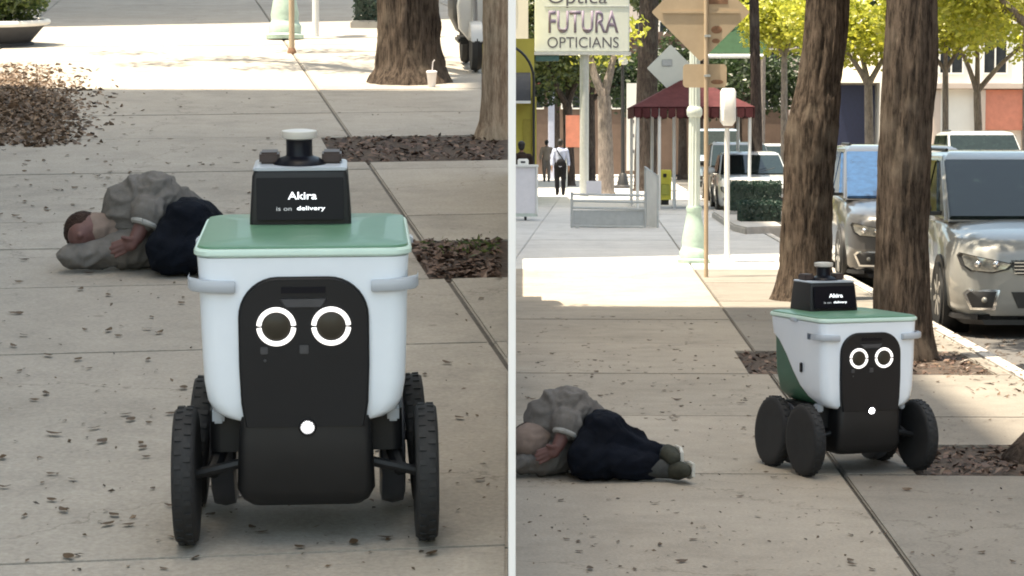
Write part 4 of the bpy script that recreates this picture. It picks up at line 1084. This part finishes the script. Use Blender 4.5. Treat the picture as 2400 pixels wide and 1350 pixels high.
obj('sticker', MB().ball((cx.x + .20, .033, cx.z - .22), (.07, .003, .05)), M['tan_rust'], pl_)
obj('sticker', MB().ball((cx.x + .19, .033, cx.z - .36), (.05, .003, .03)), M['tan_rust'], pl_)
p0, p1 = lo(1601, 205), lo(1704, 150)
pq = obj('supplementary_plate', MB().prism([(x, z) for x, _, z in rrect((p1.x - p0.x) / 2, 0, p1.z - p0.z, .05, 0)] if False else [(v[0] + (p0.x + p1.x) / 2, v[1] + p0.z) for v in rrect((p1.x - p0.x) / 2, 0, p1.z - p0.z, .05, 0)], .035, .042, 'xz'), M['tan_metal'], t, smooth=False)
obj('sticker', MB().ball((p1.x - .12, .033, p0.z + .07), (.08, .003, .03)), M['tan_rust'], pq)
for z in (cx.z + .25, cx.z - .3, (p0.z + p1.z) / 2):
    obj('clamp', MB().box(-.04, .04, -.03, .04, z - .015, z + .015), M['steel'], t, bevel=.004)

# white slim post with a narrow box sign, seen edge-on
b = gnd(1704, 616); D = b.y; lo = lambda px, py: at(px, py, D) - b
t = thing('parking_post', 'slim white post with a tall narrow head right of the diamond sign', 'post', T(b))
obj('post', MB().tube([(0, 0, -.05), lo(1704, 300)], .038, 12), M['white_metal'], t)
z1 = lo(1704, 207).z; z0 = lo(1704, 290).z
obj('head', MB().rings([rrect(.06, -.10, .10, .05, z0 - .03), rrect(.105, -.15, .15, .06, z0 + .04), rrect(.105, -.15, .15, .06, z1 - .05), rrect(.08, -.12, .12, .06, z1)]), M['white_metal'], t)
obj('base_plate', MB().lathe([(.11, 0), (.11, .02), (.05, .05), (.045, .12)], 16), M['white_metal'], t)

# opticians sign on its grey pole
b = gnd(1369, 461); D = b.y; lo = lambda px, py: at(px, py, D) - b
t = thing('opticians_sign', 'big pale opticians sign board on a grey pole at the upper left of the street', 'sign', T(b))
obj('pole', MB().tube([(0, 0, -.05), (0, 0, 4.5)], .14, 12), M['grey_metal'], t)
p0, p1 = lo(1253, 122), lo(1475, -62)
bd = obj('board', MB().box(p0.x, p1.x, -.2, .1, p0.z, p1.z), M['sign_white'], t, bevel=.03)
obj('frame_bar', MB().box(p0.x - .05, p1.x + .05, -.24, .14, p0.z - .09, p0.z - .003), M['grey_metal'], bd)
obj('frame_bar', MB().box(p0.x - .05, p1.x + .05, -.24, .14, p1.z + .003, p1.z + .09), M['grey_metal'], bd)
z = lo(1340, 16).z
obj('divider_line', MB().box(p0.x + .3, p1.x - .02, -.215, -.2, z - .015, z + .015), M['grey_metal'], bd)
for (s, m, px, py, wd, ht, bo) in (('Optica', 'sign_ink', 1353, -2, 138, 42, .0), ('FUTURA', 'sign_violet', 1367, 52, 163, 52, .018), ('OPTICIANS', 'sign_ink', 1366, 100, 166, 25, .0)):
    c = lo(px, py)
    text('lettering', s, M[m], bd, T(c.x, -.203, c.z), wd * D / F, ht * D / F, .002, bo)
obj('bracket', MB().box(p0.x + .02, p0.x + .75, -.12, .05, p0.z - .28, p0.z - .10), M['teal'], t, bevel=.03)

# round red sign on a pale lilac column
D = 104
b = at(1292, 430, D); b.z = 0; lo = lambda px, py: at(px, py, D) - b
t = thing('round_sign', 'round red sign on a pale lilac column below the opticians board', 'sign', T(b))
obj('column', MB().rings([rrect(.14, -.14, .14, .04, 0), rrect(.14, -.14, .14, .04, lo(1290, 150).z)]), M['lilac'], t)
c = lo(1282, 190)
obj('disc', MB().lathe([(.001, -.05), (.42, -.05), (.45, -.03), (.45, .03), (.42, .05), (.001, .05)], 32, T(c.x, -.22, c.z) @ Matrix.Rotation(math.pi / 2, 4, 'X')), M['disc_red'], t, ang=15)
# coral poster panel
D = 86
b = at(1346, 420, D); b.z = 0; lo = lambda px, py: at(px, py, D) - b
t = thing('poster_panel', 'tall coral red poster panel between the walkers and the grey pole', 'poster', T(b))
p0, p1 = lo(1326, 345), lo(1366, 270)
obj('panel', MB().box(p0.x, p1.x, -.05, .05, p0.z, p1.z), M['coral'], t, bevel=.02)
for x in (p0.x + .03, p1.x - .03):
    obj('leg', MB().tube([(x, .09, -.02), (x, .09, p1.z)], .035, 8), M['white_metal'], t)
# black street lantern
b = gnd(1460, 441); D = b.y; lo = lambda px, py: at(px, py, D) - b
t = thing('street_lantern', 'black lantern post with a pale head left of the dark thick tree', 'lamp post', T(b))
obj('base', MB().lathe([(.33, 0), (.33, .06), (.22, .12), (.14, .5), (.1, .55)], 16), M['black_metal'], t)
obj('pole', MB().tube([(0, 0, .5), lo(1459, 152)], [.075, .055], 12), M['black_metal'], t)
z = lo(1459, 152).z
obj('lantern', MB().lathe([(.06, z), (.16, z + .04), (.20, z + .38), (.22, z + .40)], 8), M['sign_white'], t)
obj('lantern_cap', MB().lathe([(.23, z + .40), (.18, z + .48), (.05, z + .58), (.001, z + .66)], 8), M['black_metal'], t)
# tall white banner with marks
D = 86
b = at(1478, 430, D); b.z = 0; lo = lambda px, py: at(px, py, D) - b
t = thing('banner', 'tall white banner with small dark marks next to the black lantern', 'banner', T(b))
p0, p1 = lo(1468, 400), lo(1492, 195)
obj('cloth', MB().box(p0.x, p1.x, -.012, .012, p0.z, p1.z), M['white_plaster'], t)
obj('pole', MB().tube([(p1.x + .03, 0, -.02), (p1.x + .03, 0, p1.z + .1)], .03, 8), M['grey_metal'], t)
for k, py in enumerate((285, 318, 355)):
    c = lo(1482, py); obj('mark', MB().box(c.x - .07, c.x + .07, -.02, -.0125, c.z - .06, c.z + .06), M['sign_ink'], t)
# small white diamond sign on its own post
b = gnd(1580, 488); D = b.y; lo = lambda px, py: at(px, py, D) - b
t = thing('road_sign', 'smaller white diamond sign left of the tan one, above the red canopy', 'road sign', T(b))
obj('pole', MB().tube([(0, 0, -.05), lo(1580, 112)], .045, 10), M['white_metal'], t)
c = lo(1571, 160); h = 54 * D / F
pl_ = obj('plate', MB().prism(diamond(h), -.08, -.06, 'xz', T(c.x, 0, c.z)), M['sign_white'], t, smooth=False)
obj('symbol', MB().box(-.22, .04, -.095, -.081, .05, .22, T(c.x, 0, c.z)), M['grey_metal'], pl_, bevel=.01)

# red market canopy on posts
D = 57.5
b = at(1628, 500, D); b.z = 0; lo = lambda px, py: at(px, py, D) - b
t = thing('red_canopy', 'maroon peaked canopy on white posts behind the road signs', 'canopy', T(b))
ex0, ex1, ez, az = lo(1486, 250).x, lo(1768, 250).x, lo(1500, 250).z, lo(1590, 172).z
eh = (ex1 - ex0) / 2; ec = (ex0 + ex1) / 2
top = MB().add([(ex0, 0, ez), (ex1, 0, ez), (ex1, 3.2, ez), (ex0, 3.2, ez), (ec, 1.6, az), (ex0, 0, ez - .03), (ex1, 0, ez - .03), (ex1, 3.2, ez - .03), (ex0, 3.2, ez - .03), (ec, 1.6, az - .03)],
               [(0, 1, 4), (1, 2, 4), (2, 3, 4), (3, 0, 4), (6, 5, 9), (7, 6, 9), (8, 7, 9), (5, 8, 9), (0, 5, 6, 1), (1, 6, 7, 2), (2, 7, 8, 3), (3, 8, 5, 0)])
obj('canvas', top, M['red_cloth'], t, smooth=False)
vl = MB(); n = 14
for (xa, ya, xb, yb) in ((ex0, 0, ex1, 0), (ex0, 3.2, ex1, 3.2), (ex0, 0, ex0, 3.2), (ex1, 0, ex1, 3.2)):
    for k in range(n):
        u0, u1 = k / n, (k + 1) / n - .01
        pa_, pb_ = (xa + (xb - xa) * u0, ya + (yb - ya) * u0), (xa + (xb - xa) * u1, ya + (yb - ya) * u1)
        ox, oy = (0, .015) if ya == yb else (.015, 0)
        vl.add([(pa_[0], pa_[1], ez - .01), (pb_[0], pb_[1], ez - .01), (pb_[0], pb_[1], ez - .24), ((pa_[0] + pb_[0]) / 2, (pa_[1] + pb_[1]) / 2, ez - .28), (pa_[0], pa_[1], ez - .24)] +
               [(pa_[0] + ox, pa_[1] + oy, ez - .01), (pb_[0] + ox, pb_[1] + oy, ez - .01), (pb_[0] + ox, pb_[1] + oy, ez - .24), ((pa_[0] + pb_[0]) / 2 + ox, (pa_[1] + pb_[1]) / 2 + oy, ez - .28), (pa_[0] + ox, pa_[1] + oy, ez - .24)],
               [(0, 1, 2, 3, 4), (9, 8, 7, 6, 5), (0, 5, 6, 1), (1, 6, 7, 2), (2, 7, 8, 3), (3, 8, 9, 4), (4, 9, 5, 0)])
obj('valance', vl, M['red_cloth'], t, smooth=False)
for x in (lo(1546, 300).x, ex0 + .1, ex1 - .1):
    for y in (.1, 3.1):
        obj('post', MB().tube([(x, y, -.1), (x, y, ez)], .04, 8), M['white_metal'], t)
for s in (0, 1):
    x = ex0 if s == 0 else ex1
    for (a_, b_) in (((x, 0.02, ez - .02), (ec, 1.6, az - .05)), ((x, 3.18, ez - .02), (ec, 1.6, az - .05)), ((x + (.55 if s == 0 else -.55), .3, ez - .02), (x + (.9 if s == 0 else -.9), .9, ez + .35))):
        obj('rafter', MB().tube([a_, b_], .025, 6), M['red_cloth'], t)
# broad green canopy further back
D = 100
b = at(1750, 430, D); b.z = 0; lo = lambda px, py: at(px, py, D) - b
t = thing('green_canopy', 'broad sloping green canopy with a pale front rail beyond the diamond sign', 'canopy', T(b))
p0, p1 = lo(1655, 132), lo(1800, -40)
obj('canvas', MB().prism([(0, p0.z), (0, p0.z + .12), (4, p1.z + .12), (4, p1.z)], p0.x, p1.x, 'yz'), M['green_cloth'], t, smooth=False)
obj('front_rail', MB().tube([(p0.x - .1, -.1, p0.z), (p1.x - .2, -.1, p0.z)], .09, 10), M['white_metal'], t)
for x in (p0.x, p1.x - .2):
    obj('post', MB().tube([(x, -.1, -.1), (x, -.1, p0.z)], .11, 10), M['bark_grey'], t)
    obj('post', MB().tube([(x, 3.9, -.1), (x, 3.9, p1.z)], .11, 10), M['bark_grey'], t)

# yellow paper box
D = 62
b = at(1558, 475, D); b.z = 0; lo = lambda px, py: at(px, py, D) - b
t = thing('newspaper_box', 'yellow newspaper box behind the end of the metal barrier', 'newspaper box', T(b))
p0, p1 = lo(1544, 468), lo(1573, 398)
obj('cabinet', MB().rings([rrect((p1.x - p0.x) / 2, -.2, .2, .04, p0.z), rrect((p1.x - p0.x) / 2, -.2, .2, .04, p1.z - .05), rrect((p1.x - p0.x) / 2 - .02, -.18, .18, .04, p1.z)]), M['news_yellow'], t)
obj('coin_slot', MB().box(-.06, .03, -.225, -.195, p1.z - .2, p1.z - .1), M['car_black'], t, bevel=.01)
obj('window', MB().box(-.11, .11, -.215, -.197, p0.z + .12, p0.z + .42), mat('yellow tinted pane', (.42, .45, .08), .25), t, bevel=.01)
obj('pedestal', MB().box(-.1, .1, -.12, .12, -.02, p0.z), M['car_black'], t)
# metal barrier with a folded end panel
b = gnd(1340, 534); D = b.y; lo = lambda px, py: at(px, py, D) - b
t = thing('metal_barrier', 'low grey metal barrier with a taller side panel standing across the pavement', 'barrier', T(b))
x1 = lo(1512, 534).x
zt = lo(1400, 455).z
obj('lower_sheet', MB().box(.03, x1, -.008, .008, .04, zt * .52), M['grey_metal'], t)
for k, z in enumerate((zt, zt * .80, zt * .60, .04)):
    obj('rail', MB().tube([(0, -.03, z + .02 * 0), (x1, -.03, z - .03)], .022, 8), M['grey_metal'], t)
for x in (0, x1):
    obj('post', MB().tube([(x, -.03, -.02), (x, -.03, zt + .04)], .026, 8), M['grey_metal'], t)
for x in (.1, x1 - .1):
    obj('foot', MB().box(x - .03, x + .03, -.3, .3, 0, .025), M['grey_metal'], t)
zp = lo(1520, 400).z
a0, a1 = Vector((x1 + .03, .55, 0)), Vector((x1 + .24, -.1, 0))
ep = obj('side_panel', MB().add([(a0.x, a0.y, .02), (a1.x, a1.y, .0), (a1.x, a1.y, zp - .12), (a0.x, a0.y, zp + .05), (a0.x + .02, a0.y + .01, .02), (a1.x + .02, a1.y + .01, .0), (a1.x + .02, a1.y + .01, zp - .12), (a0.x + .02, a0.y + .01, zp + .05)],
    [(0, 1, 2, 3), (7, 6, 5, 4), (0, 4, 5, 1), (1, 5, 6, 2), (2, 6, 7, 3), (3, 7, 4, 0)]), M['white_metal'], t, smooth=False)
obj('panel_frame', MB().tube([(a0.x, a0.y - .02, 0), (a0.x, a0.y - .02, zp + .07), (a1.x, a1.y - .03, zp - .1), (a1.x, a1.y - .03, 0)], .022, 8), M['grey_metal'], ep)
c0 = lo(1392, 440)
obj('notice_plate', MB().box(c0.x - .15, c0.x + .15, .02, .035, zt - .02, zt + .26), M['cart_white'], t, bevel=.006)
# white vendor cart at the left edge
b = gnd(1236, 517); D = b.y; lo = lambda px, py: at(px, py, D) - b
t = thing('vendor_cart', 'white wheeled cart cut off by the left edge of the sunny street', 'cart', T(b))
x0, x1 = at(1212, 517, D).x - b.x - .9, lo(1260, 500).x
z0, z1 = lo(1240, 500).z, lo(1240, 392).z
obj('front_panel', MB().box(x0, x1 - .05, -.012, .012, z0, z1), M['cart_white'], t, bevel=.004)
obj('side_panel', MB().box(x1 - .06, x1 - .035, .013, .7, z0, z1), M['cart_white'], t, bevel=.004)
obj('counter', MB().box(x0 - .02, x1 + .02, -.06, .74, z1, z1 + .05), M['white_metal'], t, bevel=.01)
for x in (x1 - .02, x0):
    for y in (-.03, .7):
        obj('corner_post', MB().tube([(x, y, z0 - .02), (x, y, z1)], .026, 8), M['white_metal'], t)
obj('bottom_rail', MB().box(x0, x1, -.03, .03, z0 - .07, z0 - .003), M['mint_metal'], t)
for x in (-.04, x0 + .1):
    for y in (.05, .62):
        obj('wheel', MB().lathe([(.02, -.02), (.07, -.025), (.08, 0), (.07, .025), (.02, .02)], 18, T(x, y, .08) @ Matrix.Rotation(math.pi / 2, 4, 'Y')), M['tyre'], t)
obj('fork', MB().box(-.07, -.01, .03, .08, .08, z0 - .05), M['black_metal'], t)
t2_ = thing('napkin_box', 'small white box standing on the cart counter', 'box', T(b + Vector((lo(1226, 390).x, .2, z1 + .05))))
obj('case', MB().rings([rrect(.12, -.08, .08, .03, 0), rrect(.12, -.08, .08, .03, .10), rrect(.09, -.06, .06, .03, .13)]), M['white_metal'], t2_)
obj('opening', MB().box(-.05, .05, -.084, -.07, .04, .08), M['black_metal'], t2_)

# hedge boxes on a low kerb
def hedge(label, px0, px1, py0, py1, D, depth, mx=None, upper=False, seed=1):
    f = lat if upper else at
    b = f((px0 + px1) / 2, py1, D); b.z = 0 if not upper else 0
    a0, a1 = f(px0, py0, D), f(px1, py1, D)
    hw, hh = (a1.x - a0.x) / 2, a0.z - a1.z
    zb = a1.z if not upper else 0.0
    M4 = T(Vector((b.x, D, zb))) if not upper else T(UP @ Vector((b.x, D, 0))) @ Matrix.Rotation(PL - PR, 4, 'X')
    t = thing('hedge_box', label, 'hedge', M4, 'clipped hedges in planter boxes')
    rnd = random.Random(seed); pts = []
    for k in range(int(5200 * hw * 2 * hh * max(.6, depth))):
        x, y, z = rnd.uniform(-hw, hw), rnd.uniform(0, depth), rnd.uniform(.05, hh)
        f_ = rnd.randrange(3)
        if f_ == 0: y = rnd.uniform(-.03, .04)
        elif f_ == 1: z = hh + rnd.uniform(-.06, .03) + .03 * noise.noise(Vector((x * 4, y * 4, seed)))
        pts.append((x, y, z))
    scatter('foliage', pts, (.03, .075), M['hedge'], t, tilt=.9, seed=seed)
    obj('inner_mass', MB().box(-hw + .03, hw - .03, .03, depth - .03, .02, hh - .05), M['hedge'], t)
    obj('planter', MB().box(-hw - .03, hw + .03, -.05, depth + .05, -max(zb, .02) if not upper else -.02, .10), M['wall_conc'], t, bevel=.02)
    return t
hedge('taller dark green hedge box behind the shorter one', 1714, 1834, 428, 505, 50, .8, seed=3)
hedge('shorter dark green hedge box in front, nearest the pale kerb', 1734, 1834, 474, 532, 45.5, .9, seed=4)
ki = obj('kerb_island', MB().prism([(at(1740, 556, 43).x, 42.4), (at(1840, 548, 43).x, 43.2), (at(1840, 548, 43).x + .5, 52), (at(1716, 545, 43).x + .4, 52), (at(1730, 552, 43).x, 44)], -.1, .13, 'xy'), M['kerb'], bevel=.03)
kind(ki, 'structure')

# ================================================================== WALKERS
def walker(label, mx, shirt, legs, hair='black_hair', h=1.75, bag=False, stride=.18, skirt=False):
    t = thing('person', label, 'person', mx @ Matrix.Scale(h / 1.75, 4), 'people in the far street')
    s = stride
    B = [('s', (0, 0, 1.63), (.078, .092, .11)), ('c', (0, .01, 1.42), (0, .0, 1.55), .05, .05), ('c', (0, 0, 1.32), (0, 0, 1.0), .13, .12)]
    arms = []
    for k, sg in enumerate((-1, 1)):
        sh = (sg * .19, 0, 1.38); el = (sg * .25, (.08 if k else -.06), 1.10); wr = (sg * .26, (-.02 if k else -.14), .88)
        hip = (sg * .09, 0, .92); kn = (sg * .10, (-s * .5 if k else s * .3), .50); an = (sg * .09, (-s if k else s), .09); to = (sg * .10, (-s if k else s) + .16, .04)
        B += [('c', sh, el, .05, .04), ('c', el, wr, .04, .03), ('c', wr, (wr[0], wr[1] + .02, wr[2] - .10), .03, .024), ('c', hip, kn, .085, .06), ('c', kn, an, .058, .042), ('c', an, to, .045, .035)]
        for f in range(4):
            B.append(('c', (wr[0], wr[1] + .02 + (f - 1.5) * .017, wr[2] - .10), (wr[0], wr[1] + .03 + (f - 1.5) * .018, wr[2] - .175 + abs(f - 1.5) * .008), .011, .009))
        B.append(('c', (wr[0], wr[1] + .05, wr[2] - .05), (wr[0], wr[1] + .075, wr[2] - .10), .012, .009))
        arms.append((sh, el, wr))
    blob('body', B, .012, M['skin2'], t, 3)
    S = [('c', (0, 0, 1.34), (0, 0, .98), .16, .155), ('c', (-.15, 0, 1.37), (.15, 0, 1.37), .085, .085)]
    for sh, el, wr in arms: S += [('c', sh, el, .068, .058), ('c', el, tuple(Vector(el).lerp(Vector(wr), .7)), .058, .05)]
    blob('shirt', S, .016, M[shirt], t, 4, (.008, 7))
    G = [('c', (-.07, 0, .94), (.07, 0, .94), .13, .13)]
    for k, sg in enumerate((-1, 1)):
        kn = (sg * .10, (-s * .5 if k else s * .3), .50); an = (sg * .09, (-s if k else s), .12)
        G += [('c', (sg * .09, 0, .90), kn, .115, .085), ('c', kn, an, .08, .065)]
    blob('trousers', G, .016, M[legs], t, 4, (.008, 7))
    blob('hair', [('s', (0, -.02, 1.665), (.088, .098, .09)), ('s', (0, -.045, 1.61), (.08, .06, .09))], .012, M[hair], t, 3)
    for k, sg in enumerate((-1, 1)):
        y = (-s if k else s); blob('shoe', [('c', (sg * .09, y, .06), (sg * .10, y + .17, .045), .055, .045)], .012, M['black_cloth'], t, 3)
    if bag:
        bg_ = blob('shoulder_bag', [('s', (.02, -.20, 1.02), (.15, .07, .12))], .014, M['black_cloth'], t, 4)
        obj('strap', MB().tube([(-.13, -.10, 1.45), (-.05, -.175, 1.3), (.1, -.2, 1.1)], .016, 6), M['black_cloth'], bg_)
    return t
b = gnd(1313, 458); walker('person in pale blue shirt and black trousers walking away with a dark bag', T(b), 'blue_shirt', 'black_cloth', h=1.78, bag=True, stride=.1)
b = gnd(1281, 426); walker('person in taupe top and trousers walking ahead of the blue shirt', T(b), 'tan_shirt', 'taupe', h=1.76, stride=.12)
b = at(1222, 470, 54); walker('dark haired person in brown behind the white cart', T(b.x - .0, 53.5, -.0), 'brown_cloth', 'brown_cloth', h=1.72, stride=.03)

# ================================================================== upper pavement: posts, cup, shrub
TI = Matrix.Rotation(PL - PR, 4, 'X')
q = lgnd(668, 92); lamp_post(vt(q), 'green footed lamp post at the top of the upper pavement')
q = lgnd(684, 125)
t = thing('sign_pole', 'thin tan pole standing in front of the green lamp foot', 'pole', vt(q))
obj('pole', MB().tube([(0, 0, -.05), (0, 0, 3.6)], .032, 10), M['tan_metal'], t)
obj('plate', MB().prism(diamond(.58), .04, .047, 'xz', T(0, 0, 3.2)), M['tan_metal'], t, smooth=False)
obj('collar', MB().lathe([(.05, -.02), (.05, .02), (.036, .06)], 12), M['tan_rust'], t)
q = lgnd(740, 86)
t = thing('parking_post', 'slim white post right of the green lamp foot', 'post', vt(q))
obj('post', MB().tube([(0, 0, -.05), (0, 0, 1.7)], .042, 10), M['white_metal'], t)
obj('head', MB().rings([rrect(.06, -.1, .1, .05, 1.66), rrect(.105, -.15, .15, .06, 1.74), rrect(.105, -.15, .15, .06, 2.1), rrect(.08, -.12, .12, .06, 2.16)]), M['white_metal'], t)
q = lgnd(1012, 204)
t = thing('paper_cup', 'white paper cup with a straw left at the foot of the thick tree', 'cup', T(UP @ q) @ TI)
obj('cup', MB().lathe([(.033, 0), (.034, .004), (.047, .13), (.049, .132)], 20), M['paper'], t)
obj('lid', MB().lathe([(.051, .1325), (.051, .142), (.043, .150), (.001, .151)], 20), M['paper'], t)
obj('straw', MB().tube([(.0, 0, .10), (.012, -.01, .23), (.028, -.015, .25)], .005, 8), M['straw'], t)
hedge('clipped hedge box at the top of the upper pavement beside the thick tree', 826, 920, -40, 52, 31.0, .9, upper=True, seed=9)
# planter with a bright shrub, top left
b = lat(30, 95, 27.0); b.z = 0
t = thing('shrub_planter', 'dark bowl planter with pale rim and yellow green shrub, top left corner', 'planter', T(UP @ Vector((b.x, 27.2, 0))) @ TI)
wv = 85 * 27.2 / F
obj('bowl', MB().lathe([(.30, 0), (.36, .04), (.50, .20), (.56, .26), (.58, .285), (.55, .30), (.50, .28), (.30, .25)], 32, T(-.22, .1, 0)), M['slate'], t)
obj('rim', MB().tube([(-.22 + .565 * math.cos(rad(a)), .1 + .565 * math.sin(rad(a)), .275) for a in range(0, 361, 10)], .035, 8), M['white_plaster'], t)
obj('foot_ring', MB().lathe([(.40, -.02), (.40, .03), (.34, .05)], 28, T(-.22, .1, 0)), M['slate'], t)
rnd = random.Random(77); pts = []
for k in range(3800):
    v = Vector((rnd.gauss(0, 1), rnd.gauss(0, 1), rnd.gauss(0, 1))).normalized() * rnd.random() ** .4
    pts.append((-.12 + v.x * .52, .1 + v.y * .5, .62 + v.z * .42))
scatter('foliage', pts, (.04, .10), M['shrub'], t, tilt=.9, seed=78)
for k in range(7):
    a = k * .9; obj('stem', MB().tube([(-.2 + .05 * math.cos(a), .1 + .05 * math.sin(a), .22), (-.15 + .3 * math.cos(a), .1 + .3 * math.sin(a), .8)], .012, 6), M['bark_dark'], t)
# heap of dry leaves at the left edge
pts = []; rnd = random.Random(91)
for k in range(4600):
    px, py = rnd.gauss(35, 68), rnd.gauss(248, 58)
    if rnd.random() < .18: px, py = rnd.gauss(125, 60), rnd.gauss(262, 42)
    if not (150 < py < 345): continue
    q = lgnd(px, py); hh = .055 * math.exp(-(((px - 20) / 85) ** 2 + ((py - 255) / 60) ** 2))
    pts.append((q.x, q.y, .004 + hh * rnd.random()))
hp = scatter('leaf_heap', pts, (.04, .09), M['litter'], None, UP, tilt=.5, seed=92)
tag(hp, 'heap of dry brown leaves against the left edge of the upper pavement', 'leaves')

# ================================================================== FALLEN LEAVES
LV = []
for k in range(6):
    me = mesh_of(leaf_mesh(.040 + .006 * (k % 3), .024 + .004 * (k % 2), .03 + .03 * (k % 3), k), smooth=True); me.materials.append(M['dry_leaf'])
    LV.append(me)
rnd = random.Random(13)
def inpit(u, v, P): return any(h[0] < u < h[1] and h[2] < v < h[3] for h in P)
def drop(parent, inv, fn, x0, x1, y0, y1, n, pits, maxx, sc, wt):
    k = 0; tries = 0
    while k < n and tries < 9000:
        tries += 1
        px, py = rnd.uniform(x0, x1), rnd.uniform(y0, y1)
        if rnd.random() > wt(px, py): continue
        q = fn(px, py); p = inv @ q
        if inpit(p.x, p.y, pits) or not maxx(q): continue
        s = sc * rnd.uniform(.6, 1.25)
        link('leaf', LV[rnd.randrange(6)], None, parent, T(p.x, p.y, .001) @ Rz(rnd.uniform(0, 6.28)) @ Matrix.Rotation(rnd.gauss(0, .15), 4, 'X') @ Matrix.Scale(s, 4))
        k += 1
okl = lambda q: q.x < (-.03 if q.y < 14.6 else -.0131 * q.y - .04)
okr = lambda q: q.x > .03
drop(uf, SUI, lgnd, 0, 1180, 215, 1340, 150, UPITS, okl, .9, lambda x, y: (1 if x < 640 else .35) * (1 if y > 420 else .9))
drop(uf, SUI, lgnd, 0, 640, 215, 560, 130, UPITS, okl, 1.0, lambda x, y: 1)
drop(pv, STI, gnd, 1215, 2390, 740, 1340, 90, PITS, okr, .9, lambda x, y: 1 if x < 1850 else .5)
drop(pv, STI, gnd, 1215, 1760, 740, 1010, 150, PITS, okr, 1.0, lambda x, y: 1)
def bits(n, x0, x1, y0, y1, fn, inv, ok, pits):
    out = []
    while len(out) < n:
        q = fn(rnd.uniform(x0, x1), rnd.uniform(y0, y1)); p = inv @ q
        if ok(q) and not inpit(p.x, p.y, pits): out.append((p.x, p.y, .003))
    return out
scatter('leaf_crumbs', bits(420, 0, 1180, 215, 1345, lgnd, SUI, okl, UPITS), (.008, .026), M['dry_leaf'], uf, tilt=.25, seed=95)
scatter('leaf_crumbs', bits(520, 1215, 2400, 730, 1345, gnd, STI, okr, PITS), (.008, .028), M['dry_leaf'], pv, tilt=.25, seed=96)
# twigs and debris in the gutter before the minivan
gp = []
for k in range(700):
    u = rnd.uniform(KU - .5, KU + 1.2); v = rnd.uniform(15.5, 22)
    gp.append((u, v, (.006 if u < KU + .16 else -.126)))
kind(scatter('gutter_litter', gp, (.03, .10), M['litter'], None, ST, tilt=.3, aspect=.25, seed=97), 'stuff')

# a few weeds sprouting in the nearer pit of the upper pavement
rnd = random.Random(61); wp_ = []
while len(wp_) < 90:
    a = rnd.choice(((1.35, .55), (1.55, .3), (1.2, .8)))
    p = (UPITS[1][0] + a[0] * .25 + rnd.gauss(0, .12), UPITS[1][2] + .75 + rnd.gauss(0, .12), .01 + rnd.random() * .05)
    if p[0] > UPITS[1][0] and all(k[0] * p[0] + k[1] * p[1] <= k[2] - 0.05 for k in uclips((0, 0, UPITS[1][2], UPITS[1][3]))): wp_.append(p)
scatter('weeds', wp_, (.02, .06), M['shrub'], uf, tilt=.8, aspect=.3, seed=62)
